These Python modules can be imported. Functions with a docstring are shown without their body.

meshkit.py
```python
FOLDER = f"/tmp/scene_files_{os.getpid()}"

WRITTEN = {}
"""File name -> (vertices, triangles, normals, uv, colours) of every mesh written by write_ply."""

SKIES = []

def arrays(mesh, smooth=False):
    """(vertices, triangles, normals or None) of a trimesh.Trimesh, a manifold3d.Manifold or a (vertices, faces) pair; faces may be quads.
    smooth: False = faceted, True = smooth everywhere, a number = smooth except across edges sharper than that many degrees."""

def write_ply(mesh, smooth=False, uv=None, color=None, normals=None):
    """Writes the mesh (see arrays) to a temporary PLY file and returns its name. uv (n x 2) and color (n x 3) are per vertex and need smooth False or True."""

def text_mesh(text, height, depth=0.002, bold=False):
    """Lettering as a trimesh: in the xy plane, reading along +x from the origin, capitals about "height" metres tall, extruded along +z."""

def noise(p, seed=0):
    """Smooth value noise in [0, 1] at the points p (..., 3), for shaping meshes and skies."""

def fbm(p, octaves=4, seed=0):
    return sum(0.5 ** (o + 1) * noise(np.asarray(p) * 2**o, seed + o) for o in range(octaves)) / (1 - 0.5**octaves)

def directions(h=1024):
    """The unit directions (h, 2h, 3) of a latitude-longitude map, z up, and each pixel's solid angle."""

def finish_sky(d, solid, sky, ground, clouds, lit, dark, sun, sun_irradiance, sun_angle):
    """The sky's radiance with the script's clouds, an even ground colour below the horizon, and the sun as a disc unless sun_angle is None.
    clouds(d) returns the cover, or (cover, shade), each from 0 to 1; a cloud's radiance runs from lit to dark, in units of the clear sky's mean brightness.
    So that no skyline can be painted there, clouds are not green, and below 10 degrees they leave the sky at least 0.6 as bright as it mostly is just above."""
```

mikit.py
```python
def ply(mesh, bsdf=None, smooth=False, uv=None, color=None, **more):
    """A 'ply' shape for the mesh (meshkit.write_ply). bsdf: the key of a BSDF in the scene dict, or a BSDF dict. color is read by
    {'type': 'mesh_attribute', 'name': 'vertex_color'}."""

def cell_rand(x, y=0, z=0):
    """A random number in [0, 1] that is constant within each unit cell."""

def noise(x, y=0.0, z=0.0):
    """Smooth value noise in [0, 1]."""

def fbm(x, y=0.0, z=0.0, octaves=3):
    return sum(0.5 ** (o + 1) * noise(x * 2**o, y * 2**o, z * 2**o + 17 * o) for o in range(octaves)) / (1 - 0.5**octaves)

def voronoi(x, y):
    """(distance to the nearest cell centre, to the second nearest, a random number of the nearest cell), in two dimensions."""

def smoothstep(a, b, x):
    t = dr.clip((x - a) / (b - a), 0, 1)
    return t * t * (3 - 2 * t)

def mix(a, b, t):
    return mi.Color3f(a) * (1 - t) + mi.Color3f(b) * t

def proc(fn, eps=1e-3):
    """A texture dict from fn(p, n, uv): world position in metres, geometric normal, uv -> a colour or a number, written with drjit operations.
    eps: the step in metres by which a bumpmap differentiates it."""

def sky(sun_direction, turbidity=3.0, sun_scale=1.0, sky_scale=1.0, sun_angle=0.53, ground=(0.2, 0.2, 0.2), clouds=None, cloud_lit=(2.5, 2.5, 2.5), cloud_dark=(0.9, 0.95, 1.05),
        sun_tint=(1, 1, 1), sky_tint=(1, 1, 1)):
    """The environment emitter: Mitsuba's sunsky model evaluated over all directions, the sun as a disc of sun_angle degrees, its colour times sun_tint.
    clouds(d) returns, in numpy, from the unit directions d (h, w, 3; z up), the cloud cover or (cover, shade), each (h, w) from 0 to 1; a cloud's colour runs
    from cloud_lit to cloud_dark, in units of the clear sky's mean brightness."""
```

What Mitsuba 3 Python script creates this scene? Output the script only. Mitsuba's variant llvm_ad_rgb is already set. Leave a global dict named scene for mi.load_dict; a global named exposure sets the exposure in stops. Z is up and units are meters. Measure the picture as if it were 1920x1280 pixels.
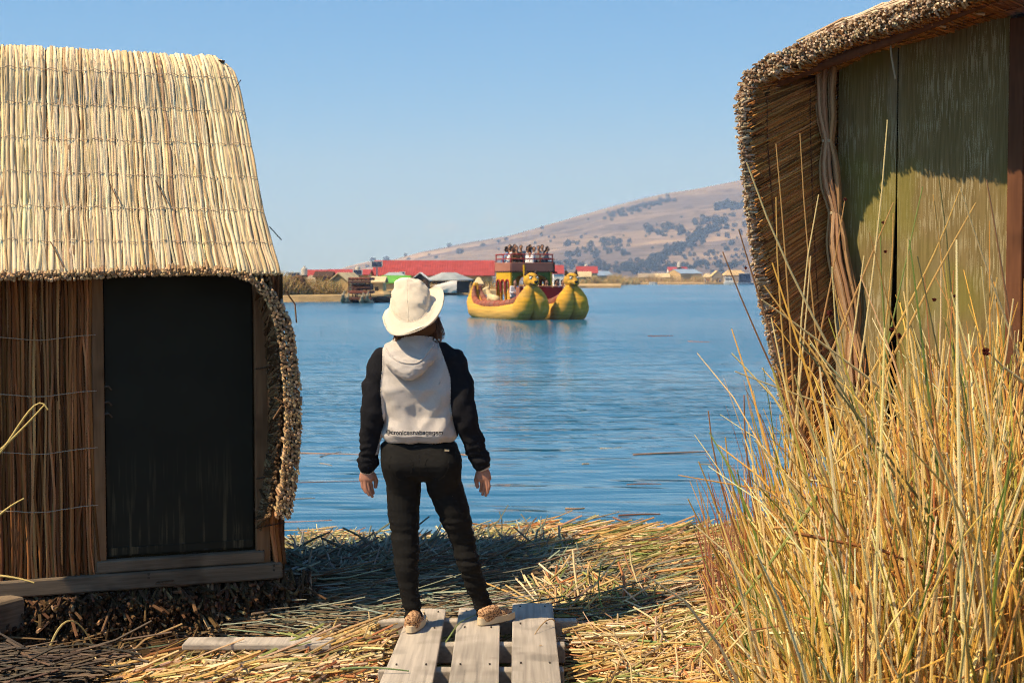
import math
import numpy as np
import trimesh
import manifold3d as m3
import drjit as dr
import mitsuba as mi
import mikit
import meshkit
from mikit import proc, noise, fbm, voronoi, smoothstep, mix
from scipy.interpolate import CubicSpline, interp1d
from shapely.geometry import Polygon, box as sbox

T = mi.ScalarTransform4f
scene, labels = {}, {}
rng = np.random.default_rng(7)

# ------------------------------------------------------------------ camera, sky, exposure
FPX, PITCH, CAM = 2600.0, math.atan(116 / 2600.0), np.array([0, 0, 1.65])
FW = np.array([0, math.cos(PITCH), -math.sin(PITCH)])
UP = np.array([0, math.sin(PITCH), math.cos(PITCH)])
scene['camera'] = {'type': 'thinlens', 'fov': math.degrees(2 * math.atan(960 / FPX)), 'fov_axis': 'x',
                   'aperture_radius': 0.0032, 'focus_distance': 6.7, 'near_clip': 0.1, 'far_clip': 20000.0,
                   'to_world': T().look_at(origin=CAM.tolist(), target=(CAM + FW).tolist(), up=[0, 0, 1]),
                   'medium': {'type': 'ref', 'id': 'air'}}
SUN_AZ, SUN_EL = math.radians(26), math.radians(51.6)
SUN = np.array([-math.cos(SUN_AZ) * math.cos(SUN_EL), -math.sin(SUN_AZ) * math.cos(SUN_EL), math.sin(SUN_EL)])


def cloud_cover(d):
    el = np.degrees(np.arcsin(np.clip(d[..., 2], -1, 1)))
    q = np.stack([d[..., 0] * 60, d[..., 1] * 60, d[..., 2] * 160], -1)
    c = meshkit.fbm(q, 4, 5)
    band = np.exp(-((el - 2.3) / 0.7) ** 2)
    return np.clip(np.clip((c - 0.57) * 4, 0, 1) * band * 0.35 + 0.34 * np.exp(-(np.maximum(el, 0) / 5.0) ** 2), 0, 1)


scene['sky'] = mikit.sky(SUN.tolist(), turbidity=3.0, clouds=cloud_cover, cloud_lit=(2.3, 2.2, 2.15), sky_scale=0.71, sun_scale=1.1, sky_tint=(0.65, 1.12, 1.34), sun_tint=(1.0, 0.955, 0.86))
exposure = 2.1
WATER_Z = -0.45


# ------------------------------------------------------------------ helpers
def ray(px, py):
    return FW + np.array([1.0, 0, 0]) * (px - 960) / FPX + UP * (640 - py) / FPX


def at(px, py, y):
    d = ray(px, py)
    return CAM + d * (y / d[1])


def atz(px, py, z):
    d = ray(px, py)
    return CAM + d * ((z - CAM[2]) / d[2])


def hit(px, py, p0, n):
    d = ray(px, py)
    return CAM + d * (np.dot(np.asarray(p0) - CAM, n) / np.dot(d, n))


def ref(k):
    return {'type': 'ref', 'id': k}


def mat(key, color, rough=0.8, spec=0.3, bump=None, bump_scale=1.0, **more):
    b = {'type': 'principled', 'base_color': proc(color) if callable(color) else ({'type': 'rgb', 'value': list(color)} if not isinstance(color, dict) else color),
         'roughness': rough, 'specular': spec, **more}
    if bump is not None:
        b = {'type': 'bumpmap', 'arbitrary': {**proc(bump, 0.002)}, 'scale': bump_scale, 'nested': b}
    scene[key] = {'type': 'twosided', 'bsdf': b}
    return key


used = {}


def fresh(name):
    used[name] = used.get(name, -1) + 1
    return name if used[name] == 0 else f'{name}_{used[name]:03d}'


def thing(name, label, cat, group=None, kind=None):
    k = fresh(name)
    labels[k] = {'label': label, 'category': cat}
    if group:
        labels[k]['group'] = group
    if kind:
        labels[k]['kind'] = kind
    return k


def part(parent, name, mesh, bsdf, smooth=False, color=None, label=None, kind=None, **more):
    k = fresh(f'{parent}__{name}' if parent else name)
    scene[k] = mesh if isinstance(mesh, dict) else mikit.ply(mesh, bsdf, smooth=smooth, color=color, **more)
    if label or kind:
        labels[k] = {}
        if label:
            labels[k]['label'] = label
        if kind:
            labels[k]['kind'] = kind
    return k


def solo(name, mesh, bsdf, label, cat, group=None, kind=None, smooth=False, color=None, **more):
    k = thing(name, label, cat, group, kind)
    scene[k] = mikit.ply(mesh, bsdf, smooth=smooth, color=color, **more)
    return k


def struct(name, mesh, bsdf, smooth=False, label=None, color=None, **more):
    k = fresh(name)
    scene[k] = mikit.ply(mesh, bsdf, smooth=smooth, color=color, **more)
    labels[k] = {'kind': 'structure'}
    if label:
        labels[k]['label'] = label
    return k


def join(ms):
    V, Fc, o = [], [], 0
    for m in ms:
        v, f = (np.asarray(m.vertices), np.asarray(m.faces)) if hasattr(m, 'vertices') else (np.asarray(m[0]), np.asarray(m[1]))
        if f.shape[1] == 4:
            f = np.vstack([f[:, [0, 1, 2]], f[:, [0, 2, 3]]])
        V.append(v); Fc.append(f + o); o += len(v)
    return np.vstack(V), np.vstack(Fc)


def hull(pts):
    m = m3.Manifold.hull_points(np.asarray(pts, float)).to_mesh()
    return m.vert_properties[:, :3].astype(float), m.tri_verts.astype(int)


def cbox(c, size, rot=None, ch=0.006):
    """box with chamfered edges; rot = 3x3 matrix whose columns are its axes"""
    h = np.asarray(size, float) / 2
    ch = min(ch, h.min() * 0.6)
    P = []
    for sx in (-1, 1):
        for sy in (-1, 1):
            for sz in (-1, 1):
                for k in range(3):
                    q = h - ch
                    q[k] = h[k]
                    P.append(q * [sx, sy, sz])
    P = np.array(P)
    if rot is not None:
        P = P @ np.asarray(rot).T
    return hull(P + np.asarray(c, float))


def rotz(a):
    return np.array([[math.cos(a), -math.sin(a), 0], [math.sin(a), math.cos(a), 0], [0, 0, 1.0]])


def frame(P):
    t = np.gradient(P, axis=1)
    t /= np.linalg.norm(t, axis=2, keepdims=True) + 1e-12
    mean = np.abs(P[:, -1] - P[:, 0])
    mean /= np.linalg.norm(mean, axis=1, keepdims=True) + 1e-12
    r = np.where(mean[:, 2:] < 0.75, [[0, 0, 1.0]], [[0.3, 1.0, 0]])[:, None]
    a = np.cross(t, r)
    a /= np.linalg.norm(a, axis=2, keepdims=True) + 1e-12
    return a, np.cross(t, a)


def stems(P, R, C, sides=4, cap=True, flat=1.0):
    """many thin tubes in one mesh: P (N,K,3), R (N,K) or (N,), C (N,3) or (N,K,3) -> (vertices, faces), colours"""
    P = np.asarray(P, float)
    N, K = P.shape[:2]
    R = np.asarray(R, float)
    R = np.broadcast_to(R[:, None] if R.ndim == 1 else R, (N, K))
    C = np.asarray(C, float)
    C = np.broadcast_to(C[:, None] if C.ndim == 2 else C, (N, K, 3))
    a, b = frame(P)
    ang = np.arange(sides) * 2 * np.pi / sides
    ring = np.cos(ang)[None, None, :, None] * a[:, :, None] + flat * np.sin(ang)[None, None, :, None] * b[:, :, None]
    V = P[:, :, None] + R[:, :, None, None] * ring
    i, j = np.meshgrid(np.arange(K - 1), np.arange(sides), indexing='ij')
    q = np.stack([i * sides + j, i * sides + (j + 1) % sides, (i + 1) * sides + (j + 1) % sides, (i + 1) * sides + j], -1).reshape(-1, 4)
    tri = np.vstack([q[:, [0, 1, 2]], q[:, [0, 2, 3]]])
    if cap:
        fan = np.array([[0, k + 1, k] for k in range(1, sides - 1)])
        tri = np.vstack([tri, fan, fan[:, ::-1] + (K - 1) * sides])
    Fc = (tri[None] + (np.arange(N) * K * sides)[:, None, None]).reshape(-1, 3)
    col = np.repeat(C[:, :, None], sides, 2).reshape(-1, 3)
    return (V.reshape(-1, 3), Fc), col


def tube(P, r, sides=8, cap=True):
    P = np.asarray(P, float)
    r = np.broadcast_to(np.asarray(r, float), (len(P),))
    return stems(P[None], r[None], np.zeros((1, 3)), sides, cap)[0]


def spline(P, n, k=None):
    P = np.asarray(P, float)
    t = np.concatenate([[0], np.cumsum(np.linalg.norm(np.diff(P, axis=0), axis=1))])
    return CubicSpline(t, P)(np.linspace(0, t[-1], n))


def grid(V):
    """(m,n,3) -> mesh"""
    m, n = V.shape[:2]
    i, j = np.meshgrid(np.arange(m - 1), np.arange(n - 1), indexing='ij')
    f = np.stack([i * n + j, i * n + j + 1, (i + 1) * n + j + 1, (i + 1) * n + j], -1).reshape(-1, 4)
    return V.reshape(-1, 3), np.vstack([f[:, [0, 1, 2]], f[:, [0, 2, 3]]])


def slab(V, N, th):
    """sheet (m,n,3) thickened by th along N -> closed mesh"""
    a, b = V, V + N * th
    A, B = grid(a), grid(b)
    m, n = V.shape[:2]
    rim = np.concatenate([np.arange(n), np.arange(1, m) * n + n - 1, (m - 1) * n + np.arange(n - 2, -1, -1), np.arange(m - 2, 0, -1) * n])
    k = len(A[0])
    nx = np.roll(rim, -1)
    f = np.vstack([A[1], B[1][:, ::-1] + k, np.stack([rim, rim + k, nx], 1), np.stack([nx, rim + k, nx + k], 1)])
    return np.vstack([A[0], B[0]]), f


def sphere(c, r, sub=2):
    m = trimesh.creation.icosphere(sub)
    return np.asarray(m.vertices) * r + np.asarray(c), np.asarray(m.faces)


_ico = trimesh.creation.icosphere(2).vertices


def blob(bones, edge=0.01, iters=12, smooth=True):
    """bones: lists of (centre, radius); each bone is the hull of its spheres; the union is refined and smoothed"""
    man = None
    for bn in bones:
        pts = np.vstack([_ico * np.asarray(r) + np.asarray(c) for c, r in bn])
        h = m3.Manifold.hull_points(pts)
        man = h if man is None else man + h
    man = man.refine_to_length(edge)
    me = man.to_mesh()
    tm = trimesh.Trimesh(me.vert_properties[:, :3], me.tri_verts, process=True)
    if iters:
        trimesh.smoothing.filter_taubin(tm, iterations=iters)
    return tm


def chain(pts):
    return [[pts[i], pts[i + 1]] for i in range(len(pts) - 1)]


def wrinkle(tm, amp, sc, seed=0):
    n = tm.vertex_normals
    p = tm.vertices * np.asarray(sc)
    tm.vertices = tm.vertices + n * ((meshkit.fbm(p, 3, seed) - 0.5) * amp)[:, None]
    return tm


def extrude(poly, depth):
    m = trimesh.creation.extrude_polygon(poly, depth, engine='earcut')
    return np.asarray(m.vertices), np.asarray(m.faces)


def xf(m, R, t):
    return np.asarray(m[0]) @ np.asarray(R).T + np.asarray(t), m[1]


def pick(pal, n, jit=0.12, w=None):
    pal = np.asarray(pal, float)
    c = pal[rng.choice(len(pal), n, p=w)]
    return np.clip(c * (1 + rng.normal(0, jit, (n, 1))) * (1 + rng.normal(0, jit * .3, (n, 3))), 0.004, 0.9)


# ------------------------------------------------------------------ materials
VC = {'type': 'mesh_attribute', 'name': 'vertex_color'}
mat('stem', VC, 0.62, 0.35)
mat('dull_stem', VC, 0.9, 0.15)


def wood(c1, c2, sx, sy, sz, stain=0.5):
    def fn(p, n, uv):
        g = fbm(p.x * sx, p.y * sy, p.z * sz, 4)
        g2 = noise(p.x * sx * 3.1, p.y * sy * 3.1, p.z * sz * 3.1)
        s = fbm(p.x * 6 + 3, p.y * 6, p.z * 6, 3)
        c = mix(c1, c2, dr.clip(g * 0.9 + g2 * 0.35 - 0.15, 0, 1))
        d = smoothstep(0.52, 0.7, fbm(p.x * 1.7 + 9, p.y * 1.7, p.z * 1.7, 4))
        return c * (1 - stain * smoothstep(0.5, 0.75, s) * 0.6) * (1 - 0.25 * d)
    return fn


mat('gray_wood', wood((0.27, 0.24, 0.205), (0.52, 0.465, 0.39), 55, 2.2, 55, 0.5), 0.85, 0.2)
mat('frame_wood', wood((0.13, 0.065, 0.03), (0.30, 0.17, 0.085), 40, 40, 3, 0.6), 0.85, 0.2)
mat('sill_wood', wood((0.10, 0.075, 0.05), (0.24, 0.185, 0.13), 6, 6, 90, 0.6), 0.85, 0.2)
mat('red_wood', wood((0.09, 0.035, 0.018), (0.2, 0.085, 0.04), 40, 40, 3, 0.5), 0.8, 0.2)
mat('dark_earth', lambda p, n, uv: mix((0.02, 0.013, 0.007), (0.10, 0.065, 0.03), fbm(p.x * 9, p.y * 9, p.z * 9, 4)), 0.95, 0.1)


def door_color(p, n, uv):
    st = fbm(p.x * 60, p.y * 60, p.z * 3, 4)
    wear = smoothstep(0.52, 0.75, st) * smoothstep(0.9, 0.1, p.z)
    base = mix((0.010, 0.010, 0.006), (0.019, 0.019, 0.011), fbm(p.x * 5, p.y * 5, p.z * 5, 3))
    return mix(base, (0.12, 0.095, 0.05), wear * 0.75)


mat('door_paint', door_color, 0.75, 0.25)


def moss_board(p, n, uv):
    q = p.x * 0.82 - p.y * 0.57
    st = fbm(q * 160, 0.0, p.z * 5, 4)
    fl = fbm(q * 300 + 9, 3.0, p.z * 11, 3)
    big = fbm(q * 4, 7.0, p.z * 2.5, 3)
    c = mix((0.125, 0.090, 0.030), (0.275, 0.205, 0.088), st)
    c = mix(c, (0.40, 0.34, 0.20), smoothstep(0.52, 0.68, fl) * 0.8 * smoothstep(.38, .66, fbm(q * 9, 2.0, p.z * 4, 3)))
    c = mix(c, (0.19, 0.18, 0.03), smoothstep(0.45, 0.7, big) * 0.55)
    return mix(c, (0.34, 0.31, 0.24), smoothstep(0.55, 0.8, fbm(q * 7, 1.0, p.z * 1.2, 3)) * 0.5)


mat('board_paint', moss_board, 0.8, 0.2)
mat('thatch', lambda p, n, uv: mix((0.36, 0.25, 0.12), (0.62, 0.47, 0.26), fbm(p.x * 60, p.y * 60, p.z * 4, 3)), 0.85, 0.2)
mat('brown_thatch', lambda p, n, uv: mix((0.05, 0.025, 0.012), (0.22, 0.11, 0.045), fbm(p.x * 70, p.y * 70, p.z * 90, 3)), 0.85, 0.2)
mat('seed_brown', (0.09, 0.022, 0.015), 0.9, 0.1)
mat('wire', (0.42, 0.34, 0.25), 0.6, 0.3)
mat('iron', (0.05, 0.04, 0.03), 0.5, 0.5)

# ------------------------------------------------------------------ water
def ripple(p, n, uv):
    d = dr.sqrt(p.x * p.x + p.y * p.y)
    k = noise(p.x * 0.05 + 3, p.y * 0.10)
    calm = smoothstep(9.0, 26.0, d)
    wob = noise(p.x * 0.6, p.y * 0.9) * 1.4
    c2 = fbm(p.x * 0.10, p.y * 0.33, 9.0, 3) * 0.26 * smoothstep(16.0, 50.0, d)
    a = fbm(p.x * 0.7 + wob, p.y * 3.2 + wob, 0.0, 3) * 0.030 * (1.0 - 0.45 * calm)
    b = fbm(p.x * 2.2 + 5, p.y * 4.6, 1.7, 4) * 0.050 * calm
    c = fbm(p.x * 0.6, p.y * 1.6, 4.0, 3) * 0.085 * calm
    return a + (b + c + c2) * (0.35 + 1.2 * k)


def lake_color(p, n, uv):
    k = fbm(p.x * 0.03, p.y * 0.05, 0.0, 3)
    return mix((0.008, 0.075, 0.145), (0.012, 0.098, 0.175), k)


scene['lake_water'] = {'type': 'twosided', 'bsdf': {'type': 'bumpmap', 'arbitrary': proc(ripple, 0.01), 'scale': 1.0,
                       'nested': {'type': 'principled', 'base_color': proc(lake_color), 'roughness': 0.06, 'eta': 1.33}}}
xs = np.concatenate([-np.geomspace(5800, 1, 60), np.linspace(-0.9, 0.9, 5), np.geomspace(1, 5800, 60)])
ys = np.concatenate([[-5800, -1000, -100, -10], np.geomspace(2, 5800, 90)])
Yg, Xg = np.meshgrid(ys, xs, indexing='ij')
Vw = np.stack([Xg, Yg, np.full_like(Xg, WATER_Z)], -1)
wm = grid(Vw)
struct('water', wm, 'lake_water', label='blue rippled lake', uv=Vw[..., :2].reshape(-1, 2) * 0.01)

# ------------------------------------------------------------------ hill across the lake
CREST = np.array([(560, 520), (620, 512), (650, 502), (690, 492), (740, 488), (800, 472), (850, 462), (900, 453), (950, 443), (1000, 430), (1050, 415), (1100, 402),
                  (1150, 388), (1200, 375), (1250, 365), (1300, 356), (1393, 338), (1500, 318), (1650, 296), (1900, 270), (2300, 270), (2900, 330)], float)
YC = 3600.0
cx = (CREST[:, 0] - 960) * YC / FPX
cz = np.maximum((524 - CREST[:, 1]) / FPX * YC, 1.0)
crest = interp1d(cx, cz, bounds_error=False, fill_value=(1.0, cz[-1]))


def hill_z(x, y):
    u = np.clip((y - 1700) / (YC - 1700), 0, 1)
    h = crest(x * YC / np.maximum(y, 1700)) * np.where(y < YC, 1, (YC / y))
    prof = (u * 0.62 + 0.38 * u * u * (3 - 2 * u)) * np.where(y > YC, 1 - ((y - YC) / 1500) ** 2 * .5, 1)
    p = np.stack([x / 420, y / 420, x * 0], -1)
    q = np.stack([x / 130, y / 130, x * 0 + 3], -1)
    nz = (meshkit.fbm(p, 4, 2) - 0.5) * 46 * np.clip(u * 3, 0, 1) * np.clip(1.0 - u, 0.0, 1) + (meshkit.fbm(q, 3, 4) - 0.5) * 10 * np.clip(u * 4, 0, 1)
    edge = np.clip(h / 25, 0, 1)
    return WATER_Z - 0.6 + h * prof + nz * edge * 0.9 + np.clip((y - 1650) / 60, 0, 1) * 3 * np.clip(h / 4, 0, 1)


hx, hy = np.meshgrid(np.linspace(-620, 2700, 300), np.linspace(1640, 4900, 150), indexing='xy')
hz = hill_z(hx, hy)


def hill_color(p, n, uv):
    a = fbm(p.x * 0.004, p.y * 0.004, 0.0, 4)
    b = fbm(p.x * 0.02, p.y * 0.03, p.z * 0.08, 4)
    ter = noise(p.x * 0.01, p.y * 0.01, p.z * 0.45)
    c = mix((0.125, 0.092, 0.060), (0.225, 0.163, 0.105), b)
    c = mix(c, (0.095, 0.074, 0.058), smoothstep(0.42, 0.62, a) * 0.85)
    c = mix(c, (0.34, 0.235, 0.135), smoothstep(0.53, 0.64, fbm(p.x * 0.006 + 4, p.y * 0.006, 1.0, 3)) * smoothstep(110.0, 40.0, p.z) * 0.8)
    c = mix(c, c * 0.62, smoothstep(0.55, 0.72, fbm(p.x * 0.03 + 8, p.y * 0.012, p.z * 0.02, 4)) * 0.8)
    return mix(c, c * 0.7, smoothstep(0.58, 0.8, ter) * 0.8)


mat('hill_grass', hill_color, 0.95, 0.1)
struct('hill', grid(np.stack([hx, hy, hz], -1)), 'hill_grass', smooth=True, label='dry brown hillside across the lake')


def on_hill(px, py):
    d = ray(px, py)
    yy = np.linspace(1700, YC, 500)
    P = CAM + d * (yy / d[1])[:, None]
    below = np.nonzero(P[:, 2] < hill_z(P[:, 0], P[:, 1]))[0]
    return P[below[0]] if len(below) else None


def clump(seed, n=110, leaf=0.22):
    r = np.random.default_rng(seed)
    d = r.normal(size=(n, 3))
    d /= np.linalg.norm(d, axis=1, keepdims=True)
    c = d * (r.uniform(0.25, 1, (n, 1)) ** 0.5) * [0.5, 0.5, 0.5] * (0.75 + 0.5 * meshkit.noise(d * 2.2 + 7, seed)[:, None])
    c[:, 2] = c[:, 2] * 1.0 + 0.55
    a, b = r.normal(size=(n, 3)), r.normal(size=(n, 3))
    a /= np.linalg.norm(a, axis=1, keepdims=True); b /= np.linalg.norm(b, axis=1, keepdims=True)
    V = np.stack([c - a * leaf * .5, c + a * leaf * .5, c + b * leaf * .6, c - b * leaf * .6 + a * .05], 1)
    f = np.array([[0, 1, 2], [0, 3, 1]])
    return V.reshape(-1, 3), (f[None] + (np.arange(n) * 4)[:, None, None]).reshape(-1, 3)


mat('far_leaf', (0.05, 0.058, 0.042), 0.9, 0.1)
CL = [clump(s) for s in range(6)]
CLP = [mikit.ply(c, 'far_leaf') for c in CL]
rt = np.random.default_rng(11)
hill_trees = [(650, 498, 9), (700, 493, 12), (725, 489, 10), (760, 479, 9), (842, 463, 9), (862, 476, 13), (905, 462, 10), (935, 455, 8), (1015, 443, 7)]
for x0, x1, y0, y1, n, s in [(1060, 1130, 455, 500, 26, 9), (1130, 1180, 452, 480, 15, 11), (1210, 1300, 425, 445, 20, 10), (1300, 1335, 405, 425, 10, 9),
                             (1360, 1400, 395, 470, 16, 9), (1180, 1260, 485, 505, 14, 9), (1280, 1390, 470, 500, 14, 7), (880, 1060, 425, 500, 22, 6), (960, 1400, 375, 450, 18, 5), (680, 830, 478, 505, 14, 7), (1060, 1400, 440, 505, 60, 6), (1240, 1400, 455, 510, 30, 8)]:
    hill_trees += [(rt.uniform(x0, x1), rt.uniform(y0, y1), s * rt.uniform(.7, 1.3)) for _ in range(n)]
for px, py, sz in hill_trees:
    P = on_hill(px, py)
    if P is None:
        continue
    s = sz * P[1] / FPX
    hgt = 'on the skyline' if py < 524 - (np.interp(px, CREST[:, 0], 524 - CREST[:, 1]) * .9) else 'high on the slope' if py < 440 else 'halfway up the slope' if py < 475 else 'low on the slope'
    wh = 'above the red roofed hall' if px < 930 else 'above the puma boat' if px < 1060 else 'beyond the puma heads' if px < 1130 else 'above the gray shed' if px < 1200 else 'above the far white house' if px < 1300 else 'beside the bent mat edge'
    k = thing('hill_tree', f"{'broad' if sz > 10 else 'middling' if sz > 7 else 'tiny'} dark tree {hgt} of the far hill {wh}", 'tree', 'trees scattered over the far hillside')
    scene[k] = {**CLP[rt.integers(6)], 'to_world': T().translate([P[0], P[1], P[2] - s * .15]).rotate([0, 0, 1], rt.uniform(0, 360)).scale([s * rt.uniform(1, 1.5), s, s * rt.uniform(.8, 1.2)])}


def grove(label, pts, n, size, spread):
    ms = []
    pts = np.asarray(pts, float)
    for _ in range(n):
        i = rt.integers(len(pts) - 1)
        q = pts[i] + (pts[i + 1] - pts[i]) * rt.uniform()
        P = on_hill(q[0] + rt.normal() * spread[0], q[1] + rt.normal() * spread[1])
        if P is None:
            continue
        s = size * rt.uniform(.7, 1.3) * P[1] / FPX
        v, f = CL[rt.integers(6)]
        ms.append((v @ rotz(rt.uniform(0, 6.28)).T * [s * 1.3, s, s] + P - [0, 0, s * .15], f))
    solo('grove', join(ms), 'far_leaf', label, 'wood', kind='stuff')


grove('dark band of trees running diagonally up the far hillside', [(1180, 510), (1230, 495), (1265, 470), (1310, 445), (1350, 420)], 125, 10, (6, 5))
grove('dark square wood near the top of the far hill', [(1345, 390), (1440, 386)], 85, 9, (5, 4))
grove('dark trees along the foot of the far hill', [(1010, 500), (1100, 505), (1190, 508), (1290, 505), (1400, 498)], 120, 9, (8, 5))
grove('thin dark woodland below the hill skyline', [(1130, 410), (1190, 394), (1260, 376)], 60, 7, (8, 3))

# ------------------------------------------------------------------ far shores
def shore(name_label, poly_px, z=0.15, depth_px=None):
    """a low reed island; poly_px = waterline from one end to the other as (px, Y)"""
    pts = np.array([[(px - 960) / FPX * y, y] for px, y in poly_px])
    front = np.column_stack([pts, np.full(len(pts), WATER_Z - 0.2)])
    n = np.array([pts[:, 0] / pts[:, 1], np.ones(len(pts))]).T
    rows = [front]
    for back, zz in ((1.2, z + WATER_Z + .35), (6, z + WATER_Z + .65), (60, z + WATER_Z + .7), (64, WATER_Z - .3)):
        rows.append(np.column_stack([pts + n * back, np.full(len(pts), zz)]))
    V = np.array(rows)
    return struct('shore', grid(V[:, ::-1]), 'shore_straw', label=name_label)


def straw_bank(p, n, uv):
    g = fbm(p.x * 1.5, p.y * 0.8, p.z * 9, 4)
    return mix((0.16, 0.10, 0.045), (0.48, 0.35, 0.17), g)


mat('shore_straw', straw_bank, 0.95, 0.1)
shore('straw bank of the floating island behind the moored boat', [(430, 128), (560, 130), (640, 133), (720, 140), (760, 165), (830, 190), (900, 195), (1040, 205)], 0.2)
shore('low straw island beyond the big puma boat', [(980, 330), (1060, 335), (1100, 345), (1150, 350), (1164, 352)], 0.2)
shore('straw shore of the farthest reed islands', [(1020, 520), (1130, 560), (1200, 590), (1300, 600), (1420, 610), (1700, 620)], 0.3)


def fringe(name, label, pts, n, hgt, pal, rad=0.03, spread=1.0):
    """grass standing along a shore; pts = (px, Y)"""
    pts = np.array(pts, float)
    i = rng.integers(0, len(pts) - 1, n)
    q = pts[i] + (pts[i + 1] - pts[i]) * rng.uniform(size=(n, 1))
    y = q[:, 1] + rng.uniform(0.3, 1, n) * 4 * spread
    x = (q[:, 0] - 960) / FPX * y
    h = hgt * rng.uniform(.5, 1.1, n) * (0.4 + 0.9 * meshkit.noise(np.column_stack([x * .35, y * .2, x * 0]), 3))
    base = np.column_stack([x, y, np.full(n, WATER_Z + .2)])
    lean = rng.normal(0, .28, (n, 2)) * h[:, None]
    tip = base + np.column_stack([lean, h])
    mid = (base + tip) / 2 + np.column_stack([lean * -.15, h * .1])
    m, c = stems(np.stack([base, mid, tip], 1), np.column_stack([np.full(n, rad), np.full(n, rad * .8), np.full(n, rad * .3)]), pick(pal, n), 3, False)
    return solo(name, m, 'dull_stem', label, 'reeds', kind='stuff', color=c)


FAR_PAL = [(0.42, 0.29, 0.12), (0.34, 0.22, 0.08), (0.5, 0.37, 0.18), (0.22, 0.2, 0.07), (0.28, 0.17, 0.07)]
fringe('shore_reeds', 'tall dry reeds along the waterline in front of the brown huts', [(500, 129), (560, 131), (640, 134)], 2600, 2.3, FAR_PAL, 0.035, 1.6)
fringe('shore_reeds', 'short dry reeds in front of the octagonal pavilion', [(780, 172), (830, 191), (900, 196), (1000, 203)], 1600, 1.9, FAR_PAL, 0.05, 2)
fringe('shore_reeds', 'pale reeds on the low island behind the puma boat', [(1075, 400), (1160, 430), (1200, 590)], 1500, 3.0, FAR_PAL, 0.09, 4)
fringe('shore_reeds', 'yellow reeds in front of the far straw huts', [(1130, 562), (1200, 592), (1300, 602), (1345, 605)], 1500, 3.6, FAR_PAL, 0.12, 4)


# buildings over there
def flat(key, rgb, rough=0.85):
    return mat(key, (lambda p, n, uv, c=rgb: mi.Color3f(*c) * (0.72 + 0.5 * fbm(p.x * 1.3, p.y * 1.3, p.z * 1.9, 3))), rough, 0.2)


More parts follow.
